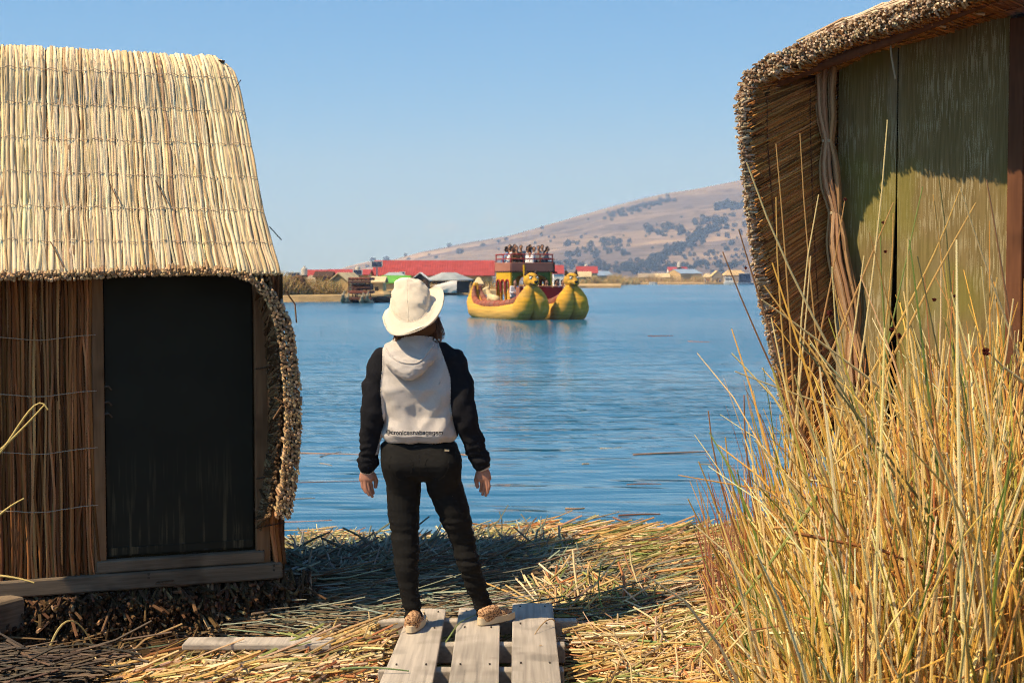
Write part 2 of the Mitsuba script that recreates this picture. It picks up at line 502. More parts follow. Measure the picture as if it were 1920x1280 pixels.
flat('red_tin', (0.36, 0.06, 0.05), 0.6); flat('tan_wall', (0.48, 0.36, 0.17)); flat('straw_wall', (0.50, 0.35, 0.16)); flat('white_wall', (0.66, 0.63, 0.56))
flat('gray_tin', (0.34, 0.37, 0.36), 0.5); flat('dark_brown', (0.075, 0.045, 0.03)); flat('green_tin', (0.13, 0.36, 0.05), 0.6); flat('gray_straw', (0.31, 0.25, 0.17))
flat('blue_tin', (0.25, 0.33, 0.42), 0.5); flat('tank_white', (0.55, 0.5, 0.42), 0.5); flat('panel_blue', (0.02, 0.03, 0.06), 0.3); flat('opening_dark', (0.03, 0.025, 0.02))
flat('pale_straw', (0.58, 0.45, 0.25)); flat('boat_brown', (0.13, 0.06, 0.04)); flat('red_brown', (0.25, 0.085, 0.05)); flat('reed_gray', (0.33, 0.27, 0.18))


def local(px, y, zb):
    """origin and axes of a building: on the ground at (px, Y)"""
    return np.array([(px - 960) / FPX * y, y, zb])


def house(name, label, cat, px0, px1, y, base_py, eave_py, ridge_py, depth, wall, roof, yaw=0.0, over=0.25, along=True, openings=(), hip=0.0, corr=0.0, roof_name='roof', th=0.12):
    """gabled (or hipped) house whose front, seen face on, spans px0..px1. openings: (u0,u1,v0,v1,name,bsdf) as fractions of the front"""
    k = thing(name, label, cat)
    sc = y / FPX
    w = (px1 - px0) * sc
    zb, ze, zr = (CAM[2] + (524 - q) * sc for q in (base_py, eave_py, ridge_py))
    o = local(px0, y, 0)
    R = rotz(yaw)
    X, Yv = R @ [1, 0, 0], R @ [0, 1, 0]

    def Q(u, v, z):
        return o + X * u + Yv * v + [0, 0, z]
    if along:
        gab = [Q(u, v, z) for u in (0, w) for v, z in ((0, zb), (depth, zb), (0, ze), (depth, ze))] + [Q(u, depth / 2, zr - .05) for u in (hip * w + .02, w - hip * w - .02)]
    else:
        gab = [Q(u, v, z) for v in (0, depth) for u, z in ((0, zb), (w, zb), (0, ze), (w, ze))] + [Q(w / 2, v, zr - .05) for v in (0, depth)]
    part(k, 'wall', hull(gab), wall)
    sl = []
    if along:
        drop = (zr - ze) / (depth / 2) * over
        for v0, v1 in ((-over, depth / 2), (depth + over, depth / 2)):
            nn = max(2, int(w / corr)) if corr else 2
            us = np.linspace(-over, w + over, nn * 2)
            rows = []
            for zz, vv, inset in ((ze - drop, v0, 0), (zr, v1, hip * w)):
                uu = np.clip(us, inset, w - inset) if inset else us
                rows.append(np.array([Q(u, vv, zz + .06 + (0.05 if corr and i % 2 else 0)) for i, u in enumerate(uu)]))
            sl.append(slab(np.array(rows), np.array([0, 0, 1.0]), th))
        if hip:
            for ue, ur in ((-over, hip * w), (w + over, w - hip * w)):
                sl.append(hull([Q(ue, -over, ze - drop), Q(ue, depth + over, ze - drop), Q(ur, depth / 2, zr), Q(ue, -over, ze - drop + th), Q(ue, depth + over, ze - drop + th), Q(ur, depth / 2, zr + th)]))
    else:
        drop = (zr - ze) / (w / 2) * over
        for u0, u1 in ((-over, w / 2), (w + over, w / 2)):
            rows = [[Q(u0, -over, ze - drop + .06), Q(u1, -over, zr + .06)], [Q(u0, depth + over, ze - drop + .06), Q(u1, depth + over, zr + .06)]]
            sl.append(slab(np.array(rows), np.array([0, 0, 1.0]), th))
    part(k, roof_name, join(sl), roof)
    for (u0, u1, v0, v1, nm, bs) in openings:
        zz0, zz1 = zb + (ze - zb) * v0, zb + (ze - zb) * v1
        part(k, nm, hull([Q(u, v, z) for u in (u0 * w, u1 * w) for v in (-.04, .1) for z in (zz0, zz1)]), bs)
    return k


def tank(label, px, y, base_py, top_py, r_px, bsdf='tank_white'):
    sc = y / FPX
    k = thing('water_tank', label, 'water tank')
    zb, zt, r = CAM[2] + (524 - base_py) * sc, CAM[2] + (524 - top_py) * sc, r_px * sc
    h = zt - zb
    prof = np.array([(0.0, 0), (r, 0), (r, h * .62), (r * .8, h * .78), (r * .35, h * .84), (r * .35, h), (0, h)])
    m = trimesh.creation.revolve(prof, sections=16)
    o = local(px, y, zb)
    part(k, 'body', (m.vertices + o, m.faces), bsdf, smooth=30)
    part(k, 'stand', cbox(o - [0, 0, .35], (r * 1.8, r * 1.8, .7)), 'opening_dark')


def solar(label, px0, px1, y, py0, py1):
    sc = y / FPX
    k = thing('solar_panel', label, 'solar panel')
    a, b = local(px0, y, CAM[2] + (524 - py1) * sc), local(px1, y, CAM[2] + (524 - py1) * sc)
    up = np.array([0, (py1 - py0) * sc * .7, (py1 - py0) * sc])
    nn = max(2, int((px1 - px0) / 8))
    part(k, 'rack', slab(np.array([[a - [.1, 0, .1], b + [.1, 0, -.1]], [a + up - [.1, 0, -.1], b + up + [.1, 0, .1]]]), np.array([0, 1.0, -.7]), .08), 'gray_tin')
    part(k, 'post', cbox((a + b) / 2 + up / 2 - [0, -.3, 1.2], (.2, .2, 2.2)), 'gray_tin')
    for i in range(nn):
        p0, p1 = a + (b - a) * (i + .04) / nn, a + (b - a) * (i + .96) / nn
        part(k, 'panel', slab(np.array([[p0, p1], [p0 + up, p1 + up]]) + [0, -.03, .02], np.array([0, -1.0, .7]), .03), 'panel_blue')


DOOR = 'opening_dark'
house('straw_hut', 'low gray straw hut behind the shore reeds', 'hut', 556, 622, 142, 552, 540, 519, 7, 'gray_straw', 'gray_straw', along=True, hip=.25)
house('watch_hut', 'dark brown boxy hut beside the straw arch', 'hut', 592, 619, 139, 560, 520, 512, 3, 'dark_brown', 'dark_brown', openings=[(.2, .7, .5, .75, 'window', DOOR)])
house('reed_hut_far', 'tan reed hut with a peaked front beside the moored brown boat', 'hut', 617, 657, 138, 560, 530, 514, 4, 'straw_wall', 'pale_straw', along=False, yaw=-.25, openings=[(.45, .62, 0.0, .8, 'door', 'tan_wall')])
house('red_roofed_house', 'small red roofed house behind the gray straw hut', 'house', 574, 606, 175, 540, 522, 508, 5, 'tan_wall', 'red_tin')
house('red_roofed_house', 'long low red roof behind the tan reed hut', 'house', 612, 690, 190, 540, 516, 507, 6, 'tan_wall', 'red_tin')
house('red_roofed_hall', 'long hall with a wide red corrugated roof', 'hall', 702, 922, 205, 548, 516, 490, 9, 'tan_wall', 'red_tin', corr=.35, over=.4, yaw=.0,
      openings=[(.9, .95, 0.0, .6, 'door', DOOR), (.8, .86, .4, .75, 'window', DOOR)])
house('green_roofed_shed', 'shed with a bright green roof', 'shed', 716, 764, 160, 548, 531, 519, 5, 'straw_wall', 'green_tin', openings=[(.5, .9, 0, .95, 'door', DOOR)])
house('gray_roofed_house', 'low house with a pale gray roof behind the green roof', 'house', 718, 758, 175, 540, 521, 513, 5, 'tan_wall', 'gray_tin', hip=.2)
house('gabled_house', 'small brown gabled house beside the gray pavilion', 'house', 772, 803, 178, 545, 525, 513, 4, 'dark_brown', 'white_wall', along=False)
house('straw_shelter', 'tan straw shelter beside the moored boat', 'shelter', 697, 718, 150, 556, 530, 521, 4, 'straw_wall', 'pale_straw', openings=[(.3, .6, 0, .7, 'door', DOOR)])
# octagonal pavilion
pv = thing('pavilion', 'octagonal pavilion with a gray sheet metal roof and white tarp', 'pavilion')
sc_ = 185 / FPX
pc = local(842, 190, 0)
rr = 51 * sc_
zz = lambda q: CAM[2] + (524 - q) * sc_
oct_ = lambda r, z, k0=0: [pc + [r * math.cos(a), r * .8 * math.sin(a), z] for a in (np.arange(8) + .5) * math.pi / 4]
part(pv, 'wall', hull(oct_(rr * .82, zz(549)) + oct_(rr * .82, zz(527))), 'dark_brown')
for i in range(8):
    a0, a1 = (i + .5) * math.pi / 4, (i + 1.5) * math.pi / 4
    pts = [pc + [r * math.cos(a), r * .8 * math.sin(a), z] for a in (a0, a1) for r, z in ((rr, zz(526)), (rr * .28, zz(512)))]
    part(pv, 'roof_panel', hull(pts + [p + [0, 0, .12] for p in pts]), 'gray_tin')
tr = np.linspace(0, 1, 12)
tv = np.array([[pc + [(-.92 + 1.25 * t) * rr, -rr * .8 - .25 - .5 * (1 - v), zz(549) + (zz(530 + 4 * math.sin(t * 5)) - zz(549)) * v] for t in tr] for v in np.linspace(0, 1, 6)])
tv[1:-1, :, 1] -= meshkit.noise(tv[1:-1] * 1.3)[...] * .5
part(pv, 'tarp', slab(tv, np.array([0, 1.0, 0]), .06), 'white_wall', smooth=40)
house('straw_shelter', 'small pointed straw sunshade behind the boat stern', 'shelter', 890, 904, 200, 548, 532, 522, 3, 'straw_wall', 'pale_straw', hip=.3)
house('white_house', 'white house with a red roof right behind the boat cabin', 'house', 1038, 1056, 330, 545, 513, 498, 6, 'white_wall', 'red_tin', along=True, openings=[(.3, .6, .3, .7, 'window', DOOR)])
house('yellow_house', 'pale house with red roof and tank beyond the puma heads', 'house', 1082, 1120, 440, 535, 512, 500, 7, 'tan_wall', 'red_tin', along=True, openings=[(.7, .85, 0, .6, 'door', DOOR)])
house('straw_hut', 'straw roofed hut with a dark doorway in front of the red roofed pale house', 'hut', 1080, 1108, 420, 537, 519, 510, 5, 'tan_wall', 'pale_straw', openings=[(.55, .9, 0, .95, 'door', DOOR)])
house('gray_shed', 'gray shed with a silvery roof on the low island', 'shed', 1120, 1150, 450, 535, 517, 509, 8, 'gray_straw', 'blue_tin', yaw=.3, openings=[(.6, .8, .1, .7, 'door', DOOR)])
house('straw_hut', 'brown straw hut at the water on the far shore', 'hut', 1198, 1228, 610, 534, 520, 513, 9, 'gray_straw', 'gray_straw')
house('straw_hut', 'pale straw hut with a dark doorway on the far shore', 'hut', 1228, 1256, 620, 534, 520, 513, 9, 'straw_wall', 'pale_straw', openings=[(.4, .65, 0, .9, 'door', DOOR)])
house('white_house', 'white house with a red roof and tank on the far shore', 'house', 1254, 1289, 640, 533, 509, 501, 9, 'white_wall', 'red_tin', openings=[(.25, .75, .62, .9, 'window', DOOR)])
house('straw_hut', 'large straw hut with a blue gray tin roof on the far shore', 'hut', 1276, 1320, 615, 533, 513, 505, 14, 'straw_wall', 'blue_tin', yaw=.35)
house('straw_hut', 'peaked straw hut by the jetty on the far shore', 'hut', 1334, 1356, 612, 532, 518, 508, 7, 'gray_straw', 'straw_wall', along=False, openings=[(.3, .7, 0, .8, 'door', DOOR)])
house('straw_hut', 'small round straw hut between the tin roof and the jetty', 'hut', 1320, 1335, 616, 533, 520, 513, 6, 'straw_wall', 'pale_straw', hip=.3)
house('straw_hut', 'low straw hut behind the white boat on the far shore', 'hut', 1358, 1400, 640, 532, 516, 507, 9, 'gray_straw', 'straw_wall', hip=.2)
tank('pale domed water tank above the small red roof', 571, 172, 516, 499, 6)
tank('pale domed water tank above the tan reed hut', 671, 186, 510, 498, 5)
tank('pale domed water tank above the pale house', 1099, 446, 502, 494, 3.5)
tank('pale domed water tank on the white house', 1273, 642, 501, 490, 4)
solar('solar panel row at the shore above the gray straw hut', 540, 562, 165, 512, 519)
solar('solar panel pair above the tan reed hut', 663, 678, 168, 507, 514)
solar('solar panel row on the ridge of the red hall', 697, 716, 203, 491, 499)
solar('small solar panel below the red hall roof', 750, 758, 180, 511, 517)
# straw arch sculpture on the near bank
ar = thing('straw_arch', 'dark straw arch on the bank among the shore reeds', 'arch')
for q in ([(543, 552), (545, 530), (551, 523), (557, 532), (562, 550)], [(551, 523), (562, 521), (568, 528), (569, 536)], [(543, 534), (539, 540), (538, 548)]):
    P = spline([at(a, b, 133.5) for a, b in q], 12)
    part(ar, 'bundle', tube(P, .28 * (1 - .4 * np.linspace(-1, 1, 12) ** 2), 7), 'brown_thatch', smooth=True)

# ------------------------------------------------------------------ people seen far away on the boat
for key, c in dict(skin=(0.36, 0.19, 0.12), hair_dark=(0.015, 0.011, 0.01), cloth_white=(0.62, 0.62, 0.64), cloth_blue=(0.16, 0.25, 0.42), cloth_black=(0.02, 0.02, 0.024),
                   cloth_navy=(0.03, 0.045, 0.08), cloth_brown=(0.12, 0.06, 0.03), cloth_green=(0.04, 0.06, 0.045), cloth_gray=(0.25, 0.25, 0.26)).items():
    flat(key, c)


def sitter(label, o, yaw, shirt, trousers='cloth_black', hair='hair_dark', lean=0.12, s=1.13, arm=0.25):
    """a seated person: o = seat point under the hips, facing yaw (0 = +y)"""
    k = thing('person', label, 'person', 'passengers on the puma boat')
    R = rotz(yaw) * s
    o = np.asarray(o)

    def B(bones, edge=.035, it=6):
        tm = blob([[(R @ np.asarray(c), np.asarray(r) * s) for c, r in bn] for bn in bones], edge, it)
        return tm.vertices + o, tm.faces
    n = np.array([0, lean * 1.1, .58])
    h = n + [0, .04, .15]
    sh = [np.array([sx * .17, lean, .50]) for sx in (-1, 1)]
    el = [np.array([sx * .24, lean + .05, .24]) for sx in (-1, 1)]
    ha = [np.array([sx * .14, lean + .3, .16 + arm * .3]) for sx in (-1, 1)]
    body = [[(n - [0, 0, .06], .055), (h - [0, 0, .06], .05)], [(h, [.078, .095, .11]), (h + [0, .05, -.05], [.05, .05, .06])], [(h + [0, .1, -.01], .018), (h + [0, .095, -.03], .02)]]
    for i in range(2):
        body += [[(el[i], .035), (ha[i], .03)], [(ha[i], .035), (ha[i] + [0, .09, -.02], .022)], [(sh[i], .05), (el[i], .04)]]
    body += [[((0, lean, .5), .09), ((0, 0, .1), .1)]]
    part(k, 'body', B(body), 'skin', smooth=True)
    top = [[((-.15, lean, .48), .07), ((.15, lean, .48), .07), ((-.1, lean * .5, .25), .12), ((.1, lean * .5, .25), .12)], [((-.1, lean * .5, .25), .12), ((.1, lean * .5, .25), .12), ((-.1, 0, .05), .12), ((.1, 0, .05), .12)]]
    for i in range(2):
        top += chain([(sh[i], .07), (el[i], .055), ((el[i] * .35 + ha[i] * .65), .045)])
    part(k, 'shirt', B(top), shirt, smooth=True)
    leg = [[((-.1, 0, .02), .12), ((.1, 0, .02), .12)]]
    for sx in (-1, 1):
        leg += chain([((sx * .1, 0, .02), .1), ((sx * .12, .42, .03), .075), ((sx * .12, .44, -.4), .055)]) + [[((sx * .12, .46, -.42), .05), ((sx * .12, .58, -.43), .04)]]
    part(k, 'trousers', B(leg), trousers, smooth=True)
    part(k, 'hair', B([[(h + [0, -.025, .03], [.09, .095, .1])], [(h + [0, -.06, -.05], [.07, .05, .09])]]), hair, smooth=True)
    return k


# ------------------------------------------------------------------ the puma boat
BO, BA = np.array([-0.47, 75.5, WATER_Z]), math.radians(24)
BF, BL = np.array([math.sin(BA), -math.cos(BA), 0]), np.array([math.cos(BA), math.sin(BA), 0])
BR = np.column_stack([BL, -BF, [0, 0, 1.0]])  # local x = across (to image right), y = aft, z up


def bp(f, l, z):
    return BO + BF * f + BL * l + np.array([0, 0, z])


def bbox(f0, f1, l0, l1, z0, z1, ch=0.02):
    return cbox(bp((f0 + f1) / 2, (l0 + l1) / 2, (z0 + z1) / 2), (l1 - l0, f1 - f0, z1 - z0), BR, ch)


def painted(c1, c2, c3):
    def fn(p, n, uv):
        a = fbm(p.x * 1.6, p.y * 1.6, p.z * 2.4, 4)
        w = smoothstep(0.95, 0.0, p.z + 0.45 + (a - .5) * .9)
        s = noise(p.x * 1.5 + p.y * 0.6, p.y * 0.8, p.z * 11 + 2.0 * noise(p.x * .7, p.y * .4, p.z))
        return mix(mix(c1, c2, smoothstep(.4, .65, a) * .8), c3, w * .55) * (0.72 + .45 * s)
    return fn


mat('yellow_reed', painted((0.64, 0.34, 0.03), (0.52, 0.31, 0.06), (0.26, 0.20, 0.09)), 0.75, 0.25)
mat('mauve_reed', painted((0.26, 0.11, 0.075), (0.36, 0.10, 0.05), (0.22, 0.11, 0.08)), 0.8, 0.2)
flat('boat_red', (0.30, 0.03, 0.025)); flat('boat_pink_and_lit_red', (0.36, 0.15, 0.10)); flat('boat_yellow', (0.62, 0.36, 0.02)); flat('boat_green', (0.10, 0.15, 0.03)); flat('puma_eye', (0.6, 0.6, 0.5), .4)
flat('rope', (0.45, 0.38, 0.25))
boat = thing('reed_boat', 'big double hulled yellow reed boat with two puma heads and two decks', 'boat')
CURVE = spline([(-3.8, 1.85), (-3.85, 1.3), (-3.45, .62), (-2.4, .28), (0, .22), (1.9, .25), (2.9, .32), (3.65, .52), (3.98, .92), (3.92, 1.36), (3.74, 1.74)], 48)
tt = np.linspace(0, 1, 48)
RAD = interp1d([0, .06, .16, .3, .5, .68, .80, .87, .94, 1], [.07, .22, .38, .44, .47, .53, .60, .55, .38, .20])(tt)
OFF = interp1d([0, .08, .3, .7, .82, .92, 1], [.05, .2, .40, .45, .46, .30, .10])(tt)
for hi, l0 in enumerate((-.05, 2.27)):
    for sgn in (-1, 1):
        ch = [(-3.78, .06, 1.85, .09), (-3.82, .12, 1.4, .2), (-3.6, .28, .85, .34), (-2.9, .4, .38, .42), (-1.2, .42, .24, .45), (1.0, .44, .24, .47), (2.6, .46, .32, .52), (3.5, .46, .42, .56), (3.70, .45, .62, .555), (3.82, .40, .95, .48), (3.86, .30, 1.28, .36), (3.80, .18, 1.55, .25), (3.74, .10, 1.76, .19)]
        tm = blob(chain([(bp(f_, l0 + sgn * o_, z_), r_) for f_, o_, z_, r_ in ch]), .13, 14)
        part(boat, 'hull', tm, 'yellow_reed', smooth=True)
    # roll of bound reeds lying along the inner edge, rising at both ends
    rc = spline([(-3.55, 1.75), (-3.45, 1.2), (-2.9, .85), (-1.8, .72), (0.2, .72), (1.6, .8), (2.5, 1.0), (3.1, 1.35), (3.4, 1.72)], 40)
    for sgn in (-1, 1):
        P = np.array([bp(rc[i, 0], l0 + sgn * (.05 + .36 * math.sin(math.pi * min(1, (i + 1) / 40) ** .9) ** .6), rc[i, 1]) for i in range(40)])
        rr_ = interp1d([0, .15, .5, .85, 1], [.10, .2, .26, .22, .12])(np.linspace(0, 1, 40))
        part(boat, 'gunwale_roll', tube(P, rr_, 14), 'mauve_reed', smooth=50)
        for i in range(4, 38, 3):
            d = P[i + 1] - P[i - 1]
            a, b = frame(P[None])
            an = np.linspace(0, 2 * np.pi, 13)
            part(boat, 'binding', tube(P[i] + (np.cos(an)[:, None] * a[0, i] + np.sin(an)[:, None] * b[0, i]) * (rr_[i] + .004), .018, 4, False), 'red_wood' if i % 2 else 'boat_red')
    # puma head
    hd = part(boat, 'puma_head', None, None) if False else fresh(f'{boat}__puma_head')
    hc = bp(3.72, l0, 2.07)

    def HB(bones, edge=.04, it=6):
        tm = blob([[(BR @ (np.asarray(c) * [1, -1, 1]) * .93, np.asarray(r) * .93) for c, r in bn] for bn in bones], edge, it)
        return tm.vertices + hc, tm.faces
    m = HB([[((0, 0, 0), [.44, .44, .42])], [((0, .2, -.05), .3), ((0, .52, -.14), .15)], [((-.2, .28, -.14), .15), ((.2, .28, -.14), .15)], [((-.22, .22, .12), .12), ((.22, .22, .12), .12)], [((0, 0, -.2), .3), ((0, -.1, -.55), .22)]])
    scene[hd] = mikit.ply(m, 'yellow_reed', smooth=True)
    for sx in (-1, 1):
        part(hd, 'ear', HB([[((sx * .24, -.02, .34), .09), ((sx * .34, -.02, .56), .03)], [((sx * .36, -.02, .30), .06), ((sx * .34, -.02, .56), .03)]]), 'dark_brown', smooth=True)
        part(hd, 'eye', HB([[((sx * .2, .36, .12), .085)]]), 'puma_eye', smooth=True)
        part(hd, 'pupil', HB([[((sx * .2, .435, .12), .035)]]), 'cloth_black', smooth=True)
        part(hd, 'brow', HB([[((sx * .1, .40, .2), .03), ((sx * .3, .32, .27), .03)]]), 'dark_brown', smooth=True)
    part(hd, 'nose', HB([[((-.07, .66, -.08), .05), ((.07, .66, -.08), .05), ((0, .64, -.17), .04)]]), 'cloth_black', smooth=True)
    part(hd, 'mouth', HB([[((-.13, .55, -.27), .035), ((.13, .55, -.27), .035)], [((-.13, .55, -.27), .035), ((-.25, .42, -.2), .03)], [((.13, .55, -.27), .035), ((.25, .42, -.2), .03)]]), 'cloth_black', smooth=True)
    an = np.linspace(0, 2 * np.pi, 20)
    part(boat, 'neck_rope', tube(np.array([bp(3.62 + .31 * math.cos(a), l0 + .33 * math.sin(a), 1.68) for a in an]), .055, 6), 'rope', smooth=True)
part(boat, 'deck', bbox(-2.4, 2.2, -.3, 2.5, .55, .7), 'boat_brown')
# cabin: f -1.57..0.38, l .25...2.75
CF0, CF1, CL0, CL1, CZ0, CZ1 = -1.57, .38, .25, 2.75, .7, 2.5


def wall_panel(name, width, z0, z1, arches, bsdf, p0, ax, nrm, th=.1):
    """upright panel along ax from p0 with arched openings (u0,u1,zs,zt): springing zs, top zt"""
    poly = sbox(0, 0, width, z1 - z0)
    for u0, u1, zb_, zs in arches:
        r = (u1 - u0) / 2
        a = np.linspace(0, math.pi, 13)
        arc = [((u0 + u1) / 2 + r * math.cos(t), zs + r * math.sin(t)) for t in a]
        poly = poly.difference(Polygon([(u0, zb_), (u1, zb_)] + arc))
    v, f = extrude(poly, th)
    return p0 + v[:, :1] * ax + v[:, 1:2] * np.array([0, 0, 1.0]) + v[:, 2:] * nrm, f


arch3 = [(.1 + .6 * i, .1 + .6 * i + .48, .25, 1.15) for i in range(3)]
for l_, nm in ((CL0, 'side_wall'), (CL1 - .1, 'side_wall')):
    part(boat, nm, wall_panel(nm, CF1 - CF0, CZ0, CZ1, arch3, 'boat_yellow', bp(CF0, l_, CZ0), BF, BL), 'boat_yellow')
    for i in range(3):  # red rims of the arches
        a = np.linspace(0, math.pi, 11)
        u = .34 + .6 * i
        P = [bp(CF0 + u + .24, l_ - .01, CZ0 + .25)] + [bp(CF0 + u + .24 * math.cos(t), l_ - .01, CZ0 + 1.15 + .24 * math.sin(t)) for t in a] + [bp(CF0 + u - .24, l_ - .01, CZ0 + .25)]
        part(boat, 'arch_rim', tube(np.array(P), .045, 5), 'boat_red')
    part(boat, 'skirting', bbox(CF0, CF1, l_ - .03, l_ + .13, CZ0 - .02, CZ0 + .16), 'boat_red')
arch2 = [(.12, 1.1, 0, 1.15), (1.25, 2.2, 0, 1.15)]
part(boat, 'front_wall', wall_panel('f', CL1 - CL0 - .2, CZ0, CZ1, arch2, '', bp(CF1 - .1, CL0 + .1, CZ0), BL, BF), 'boat_green')
part(boat, 'rear_wall', wall_panel('f', CL1 - CL0 - .2, CZ0, CZ1, arch2, '', bp(CF0, CL0 + .1, CZ0), BL, BF), 'boat_yellow')
part(boat, 'upper_deck', bbox(CF0 - .05, CF1 + .08, CL0 - .05, CL1 + .05, CZ1 + .003, CZ1 + .12), 'boat_brown')
for args in ((CF0 - .05, CF1 + .08, CL0 - .06, CL0 + .0), (CF0 - .05, CF1 + .08, CL1, CL1 + .06), (CF1 + .03, CF1 + .09, CL0, CL1), (CF0 - .06, CF0, CL0, CL1)):
    part(boat, 'parapet', bbox(*args, CZ1 + .05, CZ1 + .52), 'boat_pink_and_lit_red')
for f_, l_ in ((CF0, CL0), (CF0, CL1), (CF1 + .05, CL0), (CF1 + .05, CL1), (CF1 + .05, 1.0), (CF1 + .05, 2.0), (-.6, CL0), (-.6, CL1)):
    part(boat, 'rail_post', bbox(f_ - .03, f_ + .03, l_ - .03, l_ + .03, CZ1 + .4, CZ1 + .98), 'boat_red')
for a_, b_ in (((CF0, CL0), (CF1 + .05, CL0)), ((CF0, CL1), (CF1 + .05, CL1)), ((CF1 + .05, CL0), (CF1 + .05, CL1)), ((CF0, CL0), (CF0, CL1))):
    for z_ in (.72, .97):
        part(boat, 'rail', tube(np.array([bp(*a_, CZ1 + z_), bp(*b_, CZ1 + z_)]), .035, 6), 'boat_red')
# red enclosure in front of the cabin
part(boat, 'front_fence', bbox(1.32, 1.42, .45, 3.0, .8, 1.68), 'boat_red')
part(boat, 'front_fence', bbox(.42, 1.31, .35, .45, .72, 1.68), 'boat_pink_and_lit_red')  # side of the red fence, its sunlit tone put into the pink
part(boat, 'front_fence', bbox(.42, 1.31, 3.0, 3.1, .72, 1.68), 'boat_red')
for z_ in (1.7,):
    part(boat, 'fence_rail', bbox(1.30, 1.45, .3, 3.12, z_, z_ + .06), 'boat_pink_and_lit_red')
part(boat, 'table', bbox(1.5, 1.9, .15, .75, .98, 1.05), 'boat_red')
for f_, l_ in ((1.55, .2), (1.85, .2), (1.55, .7), (1.85, .7)):
    part(boat, 'table_leg', bbox(f_ - .03, f_ + .03, l_ - .03, l_ + .03, .7, .98), 'boat_red')
part(boat, 'bench', bbox(-1.4, -.1, .6, 2.4, CZ1 + .15, CZ1 + .45), 'boat_brown')
part(boat, 'bench', bbox(.5, .9, .6, 2.8, .75, 1.12), 'boat_brown')
part(boat, 'ladder', tube(np.array([bp(.6, 1.05, .7), bp(.5, 1.0, 2.9)]), .06, 6), 'boat_yellow')
sf = thing('straw_animal', 'small pale straw animal figure on the deck of the puma boat', 'figure')
tm = blob([[(bp(-1.5, -.15, 1.15), .17), (bp(-.7, -.1, 1.0), .22)], [(bp(-1.5, -.15, 1.15), .15), (bp(-1.75, -.2, 1.55), .11)], [(bp(-1.75, -.2, 1.6), .13), (bp(-2.0, -.3, 1.55), .07)], [(bp(-1.75, -.27, 1.7), .03), (bp(-1.74, -.29, 1.82), .02)],
           [(bp(-1.75, -.13, 1.7), .03), (bp(-1.74, -.11, 1.82), .02)]] + [[(bp(f_, l_, 1.0), .08), (bp(f_, l_, .72), .06)] for f_ in (-1.5, -.75) for l_ in (-.25, 0)], .05, 6)
part(sf, 'body', tm, 'pale_straw', smooth=True)

TOP, LOW = CZ1 + .47, 1.13


def onboat(px, f, z, l=None):
    """seat point at height z on the boat whose column in the photo is px"""
    best = min(np.linspace(-.2, 3.1, 200), key=lambda q: abs((lambda v: 960 + FPX * v[0] / v[1])(bp(f, q, z)) - px))
    return bp(f, best if l is None else l, z)


YB = math.pi + BA  # facing forward
for label, px, f_, z_, yaw, sh, tr_, ln in [
    ('passenger in a pale blue shirt at the rear corner of the upper deck', 945, -1.35, TOP, YB + 1.5, 'cloth_blue', 'cloth_navy', .1),
    ('passenger in a white shirt seated next to the pale blue one on the upper deck', 952, -.9, TOP, YB + 1.3, 'cloth_white', 'cloth_black', .15),
    ('passenger in black sitting behind the white shirt on the upper deck', 957, -1.3, TOP + .1, YB - .6, 'cloth_black', 'cloth_black', .1),
    ('passenger with brown jacket facing the lake on the upper deck', 968, -.5, TOP, YB - .2, 'cloth_brown', 'cloth_black', .1),
    ('passenger in a dark blue top beside the brown jacket on the upper deck', 984, -.5, TOP, YB + .5, 'cloth_navy', 'cloth_navy', .15),
    ('passenger in a white shirt leaning over the front parapet of the upper deck', 993, .1, TOP - .05, YB + 2.6, 'cloth_white', 'cloth_navy', .2),
    ('passenger in black behind the leaning white shirt on the upper deck', 1000, -1.2, TOP, YB, 'cloth_black', 'cloth_black', .05),
    ('passenger in a pale sweater with brown hair near the far end of the upper deck', 1010, -.6, TOP + .05, YB - .5, 'cloth_gray', 'cloth_black', .05),
    ('passenger in a navy jacket at the far corner of the upper deck', 1021, -.3, TOP, YB + 1.2, 'cloth_navy', 'cloth_black', .1),
    ('passenger in gray between the brown jacket and dark blue top on the upper deck', 976, -1.2, TOP + .08, YB - .3, 'cloth_gray', 'cloth_black', .1),
    ('passenger in dark clothes at the near rail of the upper deck, behind the brown jacket', 963, -1.0, TOP + .12, YB + .3, 'cloth_black', 'cloth_navy', .05),
    ('passenger in a blue shirt just behind the leaning white shirt', 989, -.9, TOP + .1, YB + .8, 'cloth_blue', 'cloth_navy', .1),
    ('passenger in black beside the navy jacket at the far rail', 1016, -1.1, TOP + .12, YB - .2, 'cloth_black', 'cloth_black', .05),
    ('passenger in a white top under the cabin arch near the red fence', 964, .75, LOW, YB, 'cloth_white', 'cloth_navy', .05),
    ('passenger in a dark top beside the near puma head on the lower deck', 982, .75, LOW, YB, 'cloth_navy', 'cloth_black', .1),
    ('passenger in black between the two puma heads on the lower deck', 1020, .7, LOW, YB + .4, 'cloth_black', 'cloth_black', .1),
    ('passenger in a dark green jacket between the two puma heads', 1038, .75, LOW, YB + .9, 'cloth_green', 'cloth_black', .1),
    ('passenger in a blue jacket beside the far puma head', 1054, .8, LOW, YB + .2, 'cloth_blue', 'cloth_navy', .1),
]:
    sitter(label, onboat(px, f_, z_), yaw, sh, tr_, lean=ln, hair='hair_dark')

# ------------------------------------------------------------------ moored brown boat at the bank
mb = thing('moored_boat', 'old brown two deck reed boat moored at the straw bank', 'boat')
MO = local(650, 126, WATER_Z)
ms_ = 126 / FPX


